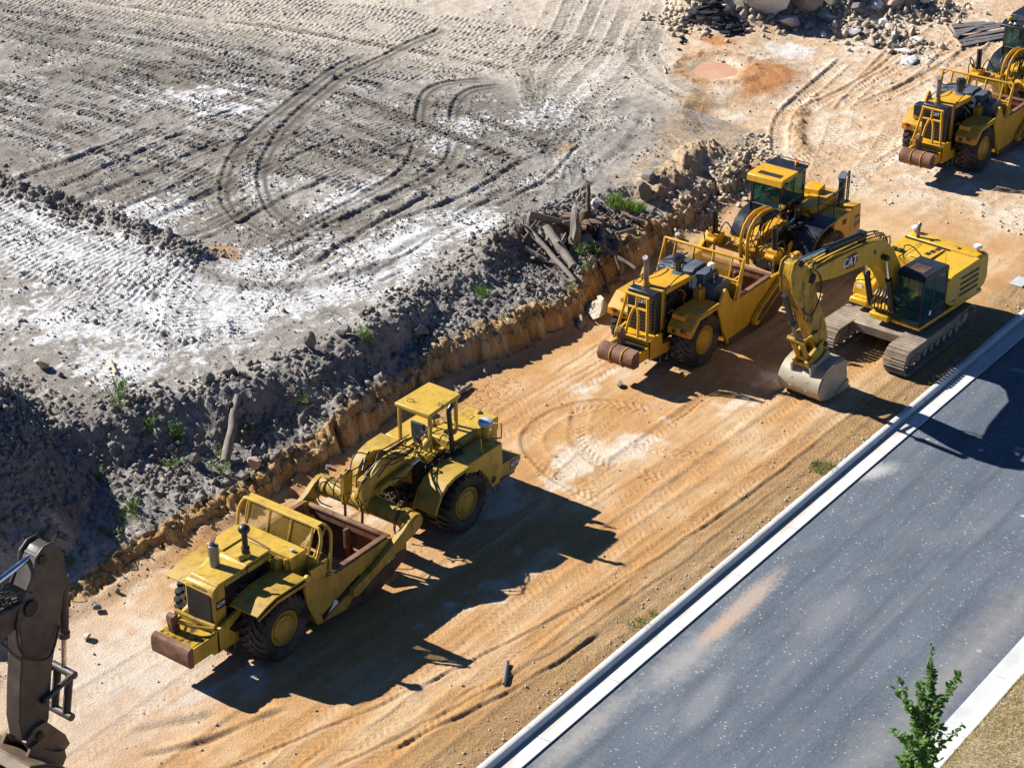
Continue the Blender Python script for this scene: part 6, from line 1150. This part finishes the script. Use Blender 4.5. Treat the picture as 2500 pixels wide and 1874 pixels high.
# ------------------------------------------------------------------ roots, logs, sticks
def log(name,p,q,r0,r1,m,label,cat,group=None,bend=.028,end=True,knots=2,seed=0):
    r=random.Random(seed); p=Vector(p);q=Vector(q); pts=[];rad=[]; n=7
    for i in range(n):
        t=i/(n-1); j=bend*(p-q).length*.5*math.sin(math.pi*t); pts.append(p.lerp(q,t)+Vector((r.uniform(-1,1),r.uniform(-1,1),r.uniform(-.3,1)))*j*.8); rad.append((r0+(r1-r0)*t)*r.uniform(.88,1.12))
    b=MB().tube(pts,r0,9,3,False,rad)
    for i in range(knots):
        k=r.randint(1,n-2); c=pts[k]; d=Vector((r.uniform(-1,1),r.uniform(-1,1),r.uniform(.1,1))).normalized(); b.tube([c,c+d*rad[k]*1.6,c+d*rad[k]*(2.2+2*r.random())],rad[k]*.4,6,2,False,[rad[k]*.6,rad[k]*.4,rad[k]*.2])
    o=b.ob(name,m,ang=50); o.location=p; o.data.transform(Matrix.Translation(-p)); tag(o,label,cat,group)
    if end:
        d=(pts[-1]-pts[-2]).normalized(); e=MB().cyl(q-p+d*.0,q-p+d*.012,r1*1.0,n=9).ob('cut_end',CUTW,o)
    return o
G3=lambda x,y,d=0:(x,y,gz(x,y)+d)
log('log',G3(37.35,38.5,.22),G3(39.3,39.75,.12),.15,.12,BARK,'grey log half buried in the slope above the ledge, weeds at its lower end','log',seed=1)
log('log',G3(55.1,39.6,.35),(54.2,37.75,1.10),.19,.16,BARK,'thick grey log with sawn pale end pointing down the bank','log',seed=2)
log('log',G3(54.8,40.6,.2),(53.55,37.25,.95),.12,.08,BARK,'longest slim grey log lying left of the thick sawn log','log',seed=3)
log('log',G3(55.0,40.3,.45),G3(56.4,39.5,.5),.13,.10,BARK,'short grey log lying crossways behind the leaning stump slab','log',seed=4)
log('branch',G3(56.1,38.1,.30),(56.0,36.35,.75),.10,.06,BARK,'grey branch jutting out over the bank edge toward the scraper','branch',seed=5)
log('branch',G3(57.1,38.2,.25),G3(58.1,37.8,.28),.09,.05,BARK,'thin grey branch lying on the orange bank below the grass','branch',seed=6)
log('stub',G3(57.5,39.4,-.1),(58.0,39.8,gz(58,39.8)+1.05),.15,.07,ROOT,'upright broken root stub standing in the root pile','stump',seed=7)
log('log',G3(57.1,38.6,.35),(56.2,37.9,1.0),.17,.15,BARK,'short round log end beside the leaning stump slab','log',seed=8)
log('log',G3(53.8,39.6,.1),G3(54.0,38.8,.15),.11,.09,BARK,'dark short log at the left edge of the root pile','log',seed=9)
log('root',(55.3,37.4,1.0),(54.8,36.6,.15),.10,.04,ROOT,'brown root hanging down the cut bank face','root',end=False,seed=10); log('root',(56.0,37.2,1.0),(55.6,36.4,.1),.08,.03,ROOT,'second brown root hanging right of the first on the bank face','root',end=False,seed=11)
rq=random.Random(9)
for i in range(16):
    x=rq.uniform(53.4,59);y=38.0+rq.random()*2.2+(x-53.4)*.12; a=rq.uniform(0,6.28); l=rq.uniform(.5,1.3)
    log('root',G3(x,y,.12),(x+math.cos(a)*l,y+math.sin(a)*l,gz(x,y)+rq.uniform(.1,.7)),rq.uniform(.05,.11),rq.uniform(.02,.05),(ROOT,BARK)[i%2],'broken piece of root in the tangle on the bank','root','root pieces in the tangle',bend=.10,end=False,knots=2,seed=60+i)
r=random.Random(3)
b=MB()
for k in range(9):
    a=r.uniform(0,6.28); b.tube([(0,0,.3),(.5*math.cos(a),.5*math.sin(a),.35+.2*r.random()),(.95*math.cos(a)*r.uniform(.7,1.1),.95*math.sin(a),.15+.5*r.random())],.1,7,3,False,[.22,.12,.04])
b.tube([(0,0,-.1),(0,0,.35),(.1,.1,.7)],.3,9,3,False,[.42,.34,.22]); o=b.ob('stump',ROOT,ang=50); o.location=G3(56.9,39.2,.1); tag(o,'dark torn stump with spreading roots behind the leaning slab','stump')
o=rock('stump_slab',(55.9,38.9),.85,320,BARK,'big leaning grey stump slab in the middle of the root pile','stump',sq=(.62,.36,1.15),sink=.05,cuts=7,rz=.5,tilt=-.45,rough=.2)
o=rock('stump',(55.9,38.35),.45,321,BARK,'squat grey stump in front of the leaning slab','stump',sq=(.9,.7,.9),sink=.1,cuts=6,rough=.2)
def twigs(name,n,fn,seed,rad,ln,label,m):
    r=random.Random(seed); b=MB()
    for i in range(n):
        x,y=fn(r); z=gz(x,y)+.03; a=r.uniform(0,6.28); l=r.uniform(*ln); b.tube([(x,y,z),(x+math.cos(a)*l*.5,y+math.sin(a)*l*.5,z+r.uniform(.0,.18)),(x+math.cos(a)*l,y+math.sin(a)*l,gz(x+math.cos(a)*l,y+math.sin(a)*l)+r.uniform(.0,.2))],rad*r.uniform(.5,1.2),5,2)
    return tag(b.ob(name,m),label,'twigs',kind='stuff')
twigs('root_twigs',95,lambda r:(r.uniform(53,59.5),r.uniform(37.6,41)),4,.022,(.3,1.1),'tangle of thin roots and twigs over the root pile',ROOT)
twigs('slope_twigs',70,lambda r:(r.uniform(29.5,46),r.uniform(37.7,41.5)),5,.014,(.2,.6),'thin twigs strewn over the cloddy slope',BARK)
for i,(p,q,l) in enumerate((((29.35,37.4),(30.1,37.7),'pale forked stick lying on the ledge by the dark arm'),((33.1,40.2),(32.5,39.5),'pale stick stuck in the slope of the soil heap'),((35.1,39.75),(35.9,39.95),'dark stick lying below the weeds on the ledge'),((35.4,39.15),(36.0,38.5),'dark stick at the left of the small weeds on the ledge'))):
    log('stick',G3(*p,.05),G3(*q,.08 if i!=1 else .5),.045,.025,BARK if i<2 else ROOT,l,'stick',end=False,seed=20+i)
log('pole',(38.45,44.35,gz(38.45,44.35)+.06),(37.95,43.6,gz(37.95,43.6)+.05),.06,.055,CUTW,'short pale round post lying on the bright field right of the soil heap','post',bend=0,knots=0,seed=31)
log('log',(45.1,36.35,gz(45.1,36.35)+.08),(46.6,36.45,gz(46.6,36.45)+.10),.10,.08,BARK,'grey log lying at the foot of the bank beyond the canopy','log',bend=.02,seed=32)
log('stick',G3(41.7,39.35,.05),G3(41.45,38.9,.15),.04,.03,BARK,'short stick on the slope left of the canopy','stick',end=False,seed=33)
o=MB().cyl((35.2,26.42,.06),(34.4,25.92,.06),.055,n=12).ob('pipe',STL); tag(o,'short grey steel pipe lying on the dirt near the kerb','pipe')
for i,(a,b_,w,t) in enumerate((((89.0,40.2),(90.3,39.0),.34,.05),((88.7,40.0),(90.5,38.6),.30,.08),((88.2,39.7),(90.7,38.3),.34,.06),((87.8,39.4),(90.0,38.1),.30,.10),((87.4,39.1),(90.2,37.6),.32,.05),((87.0,38.9),(89.3,37.5),.30,.07),((86.6,38.6),(89.0,37.5),.36,.06),((87.2,39.2),(89.6,38.9),.22,.16))):
    z0=gz(*a)+t;z1=gz(*b_)+t*1.3; p=Vector((*a,z0));q=Vector((*b_,z1)); d=(q-p); n_=Vector((-d.y,d.x,0)).normalized()*w*.5; u=Vector((0,0,.035)); rr_=random.Random(i)
    e0=d*rr_.uniform(0,.05);e1=d*rr_.uniform(0,.05); o=MB().add([p-n_,p+n_+e0,p+n_+e0+u,p-n_+u,q-n_-e1,q+n_,q+n_+u,q-n_-e1+u],[(0,1,2,3),(4,7,6,5),(0,4,5,1),(1,5,6,2),(2,6,7,3),(3,7,4,0)]).ob('plank',PLANK,bev=.01); o.data.transform(Matrix.Translation(-p)); o.location=p
    tag(o,'weathered grey plank in the fanned out heap behind the last scraper','plank','planks in the fanned heap')
o=MB().add([(86.3,38.4,gz(86.3,38.4)+.02),(86.38,38.35,gz(86.3,38.4)+.02),(88.95,40.5,gz(88.9,40.5)+.03),(88.87,40.55,gz(88.9,40.5)+.03),(86.3,38.4,gz(86.3,38.4)+.10),(86.38,38.35,gz(86.3,38.4)+.10),(88.95,40.5,gz(88.9,40.5)+.11),(88.87,40.55,gz(88.9,40.5)+.11)],[(0,1,2,3),(4,7,6,5),(0,4,5,1),(1,5,6,2),(2,6,7,3),(3,7,4,0)]).ob('batten',CUTW); tag(o,'pale timber batten along the left ends of the planks','batten')
rock('scrap',(83.5,37.8),.22,601,PALE,'blue and white scrap of plastic lying on the yard below the rubble','litter',sq=(1.5,.8,.25),sink=.1,cuts=8)
rock('scrap',(83.3,39.5),.5,602,ROCKH,'pale crumpled sheet lying at the foot of the rubble','litter',sq=(1.6,.7,.3),sink=.1,cuts=8,rough=.3)
rock('scrap',(84.2,40.2),.35,603,ROCKH,'smaller pale crumpled scrap beside the crumpled sheet','litter',sq=(1.4,.8,.35),sink=.1,cuts=8,rough=.3)
rock('marker',(49.9,38.3),.10,604,mat('pink_marker',(.75,.06,.22),.5,bump=0),'small bright pink marker lying on the cut bank','marker',sq=(1.2,.8,.7),sink=.05,cuts=5,sub=2)
log('stick',G3(75.2,47.6,.03),G3(74.6,47.1,.05),.05,.04,CUTW,'pale stick lying at the left edge of the muddy puddle','stick',end=False,seed=41)
# muddy water
def water():
    m,nt,b,co=newmat('muddy_water'); nt.links.new(mixc(nt,ramp(nt,noise(nt,co,.9,4),.35,.65),(.56,.30,.17),(.64,.38,.23)),b.inputs['Base Color']); b.inputs['Roughness'].default_value=.12; b.inputs['Specular IOR Level'].default_value=.35
    bumpn(nt,b,noise(nt,co,6,2),.04,.01); return m
zw=float(np.mean([gz(76.6+i*.25,45.7+j*.25) for i in(-2,0,2) for j in(-2,0,2)]))+.035; pts=[(76.6+2.1*math.cos(k*math.pi/24),45.7+1.75*math.sin(k*math.pi/24),zw) for k in range(48)]
tag(MB().add(pts,[tuple(range(48))]).ob('puddle',water()),kind='structure')
o=MB().box(64.2,65.0,25.25,25.75,.0,.05).ob('slab',ROCKW,bev=.01); tag(o,'pale concrete slab lying by the kerb at the right edge','slab')
# ------------------------------------------------------------------ weeds and grass
def tuft(x,y,n,rad,h,m,label,seed,cat='grass',w=.009,lean=.7,name='grass_tuft'):
    r=np.random.default_rng(seed); P=[]
    for i in range(n): a=r.uniform(0,6.28);q=rad*math.sqrt(r.random()); px,py=x+q*math.cos(a),y+q*math.sin(a); P.append((px-x,py-y,gz(px,py)-gz(x,y)-.01))
    o=blades(name,m,P,h,w,lean,None,seed); o.location=(x,y,gz(x,y)); return tag(o,label,cat)
tuft(59.5,39.35,300,.5,.5,GRASS,'large bright green grass tuft on the bank below the grey boulders',1,w=.016); tuft(60.4,39.2,150,.3,.5,GRASS,'smaller bright grass tuft right of the large tuft on the bank',2,w=.015)
for i,(x,y,n,rd,h,l) in enumerate(((48.9,24.75,240,.42,.2,'olive grass clump growing at the kerb beside the lane'),(38.7,24.65,110,.35,.16,'low grass patch by the kerb, left of the single sprig'),(39.35,24.6,40,.12,.16,'single grass sprig by the kerb right of the low patch'),(31.0,39.4,130,.28,.3,'bright grass tuft on the pale ledge above the dark arm'),(31.3,38.7,90,.22,.25,'small grass tuft below the bright one on the pale ledge'),(44.6,39.2,110,.25,.4,'long thin grass tuft on the slope left of the cut bank top'),(50.2,38.7,110,.3,.35,'pale grass tuft on the cut bank above the cracked mud'),(62.4,39.9,90,.3,.3,'dry green tuft right of the grey boulders'),(26.6,36.9,160,.4,.4,'green tuft at the left edge beside the dark arm'),(33.6,38.8,120,.35,.22,'flat green patch in the middle of the clods'))):
    tuft(x,y,n,rd,h,GRASS if i!=0 else WEED,l,10+i)
def weed(x,y,h,n,label,seed,m=WEED,spread=.3):
    r=random.Random(seed); rt=root('weed',(x,y,gz(x,y)),0,label,'weed'); b=MB(); v=[];f=[]
    for i in range(n):
        a=r.uniform(0,6.28); l=h*r.uniform(.5,1.1); tip=Vector((math.cos(a)*spread*r.uniform(.3,1.2),math.sin(a)*spread*r.uniform(.3,1.2),l)); bs=Vector((r.uniform(-.1,.1),r.uniform(-.1,.1),0)); b.tube([bs,bs.lerp(tip,.5)+Vector((0,0,l*.12)),tip],.006,4,2)
        for k in range(9):
            t=.25+.75*k/8; c=bs.lerp(tip,t)+Vector((0,0,l*.3*t*(1-t))); d=Vector((r.uniform(-1,1),r.uniform(-1,1),r.uniform(-.2,.7))).normalized(); s=d.cross(Vector((0,0,1))).normalized()*.022; L=r.uniform(.07,.14); o=len(v); v+=[c,c+d*L*.5+s,c+d*L,c+d*L*.5-s]; f.append((o,o+1,o+2,o+3))
    b.ob('stem',WEED,rt); me=bpy.data.meshes.new('leaves'); me.from_pydata(v,[],f); me.materials.append(m); o=bpy.data.objects.new('leaves',me); C.objects.link(o); o.parent=rt; return rt
for i,(x,y,h,n,l) in enumerate(((37.0,42.4,.75,15,'tall green weed at the foot of the soil heap by the crest'),(36.4,41.9,.6,14,'bushy weed just below the tall weed at the soil heap'),(36.7,40.9,.55,14,'yellowish weed among the clods left of the grey rock'),(37.2,40.3,.55,14,'yellow flowered weed above the grey rock'),(36.4,39.75,.35,9,'low weed left of the grey rock'),(37.1,38.4,.4,14,'dark leafy weed at the lower end of the slope log'),(37.7,38.9,.4,9,'leafy weed against the right side of the slope log'),(38.9,39.0,.35,8,'thin weed on the slope right of the log'),(34.4,40.8,.3,8,'sparse weed on the lower flank of the soil heap'),(33.9,38.9,.3,8,'small weed in the pale clods below the heap'),(32.8,38.6,.28,8,'small weed near the ledge edge left of the scraper'),(55.1,38.1,.5,12,'green weed below the thick sawn log'),(55.7,37.9,.5,12,'green weed under the jutting branch'),(54.3,37.35,.35,9,'bright weed on the orange bank face'),(53.1,37.1,.3,8,'low weed at the bank edge left of the bright weed'),(30.2,38.6,.25,7,'tiny weed on the ledge above the pale stick'),(41.0,38.6,.3,8,'thin weed on the dark slope behind the gooseneck'))): weed(x,y,h,n,l,40+i)
# ------------------------------------------------------------------ the sapling at the road
def sapling():
    r=random.Random(12); bx,by=35.42,14.86; rt=root('sapling',(bx,by,.02),0,'young slender tree with bright green leaves standing on the dry verge','tree')
    H=5.5; b=MB(); tr=[(0,0,0),(.03,0,1.4),(-.02,.03,2.8),(.0,.0,4.2),(-.03,.02,4.9),(-.08,.05,H)]; b.tube(tr,.05,8,4,False,[.06,.05,.04,.024,.012,.006])
    tv=[Vector(p) for p in tr]
    def tp(z):
        for p,q in zip(tv,tv[1:]):
            if p.z<=z<=q.z: return p.lerp(q,(z-p.z)/(q.z-p.z))
        return tv[-1]
    v=[];f=[]
    def leaf(c,d,L):
        d=d.normalized(); s=d.cross(Vector((0,0,1)));s=(s if s.length>.1 else Vector((1,0,0))).normalized(); n=s.cross(d); s=(s*math.cos(.5)+n*r.uniform(-.5,.5)).normalized()*L*.3; o=len(v)
        v.extend([c,c+d*L*.3+s,c+d*L*.7+s*.8-n*L*.04,c+d*L-n*L*.1,c+d*L*.7-s*.8-n*L*.04,c+d*L*.3-s,c+d*L*.5+n*L*.05]); f.extend([(o,o+1,o+6),(o+1,o+2,o+6),(o+2,o+3,o+6),(o+3,o+4,o+6),(o+4,o+5,o+6),(o+5,o,o+6)])
    def branch(p,q,rad,dens):
        m=p.lerp(q,.5)+Vector((0,0,-.06*(q-p).length)); pts=[p,m,q]; b.tube(pts,rad,5,3,False,[rad,rad*.6,rad*.25])
        n=max(3,int((q-p).length/dens))
        for k in range(n):
            t=(k+.6)/n; c=p.lerp(m,t*2) if t<.5 else m.lerp(q,t*2-1)
            for s in(-1,1):
                d=(q-p).normalized(); d=d*.5+Vector((r.uniform(-1,1),r.uniform(-1,1),r.uniform(-.5,.6))); leaf(c,d,r.uniform(.11,.18))
    for i in range(60):
        z=1.2+3.6*(i/60.); c=tp(z); a=i*2.4+r.uniform(-.5,.5); ln=(1.12-.23*max(0,z-1.8))*r.uniform(.45,1.0)*(1.0 if z<4 else .45)
        up=r.uniform(.5,1.1); q=c+Vector((math.cos(a)*ln*.55,math.sin(a)*ln*.55,ln*up*.75)); branch(c,q,.014,.07)
        if ln>.45 and r.random()<.7:
            m=c.lerp(q,.55); a2=a+r.choice((-1,1))*r.uniform(.5,1.0); branch(m,m+Vector((math.cos(a2)*ln*.35,math.sin(a2)*ln*.35,ln*.3)),.008,.05)
    for a,z0,z1,ln in((2.35,3.1,4.35,1.0),(2.0,2.9,4.4,.8),(-.75,3.3,4.55,.85),(-.6,3.1,4.35,.95),(2.6,2.3,3.4,1.15),(-.9,2.2,3.2,1.1)):
        c=tp(z0); branch(c,Vector((c.x+math.cos(a)*ln*.8,c.y+math.sin(a)*ln*.8,z1)),.016,.06)
    c=tp(4.2)
    for k in range(46): z=4.1+1.4*k/46; leaf(tp(z),Vector((r.uniform(-1,1),r.uniform(-1,1),r.uniform(-.3,.5))),r.uniform(.07,.13))
    b.ob('trunk',BARK,rt); me=bpy.data.meshes.new('crown'); me.from_pydata([tuple(p) for p in v],[],f); me.materials.append(LEAF); o=bpy.data.objects.new('crown',me); C.objects.link(o); o.parent=rt
sapling()
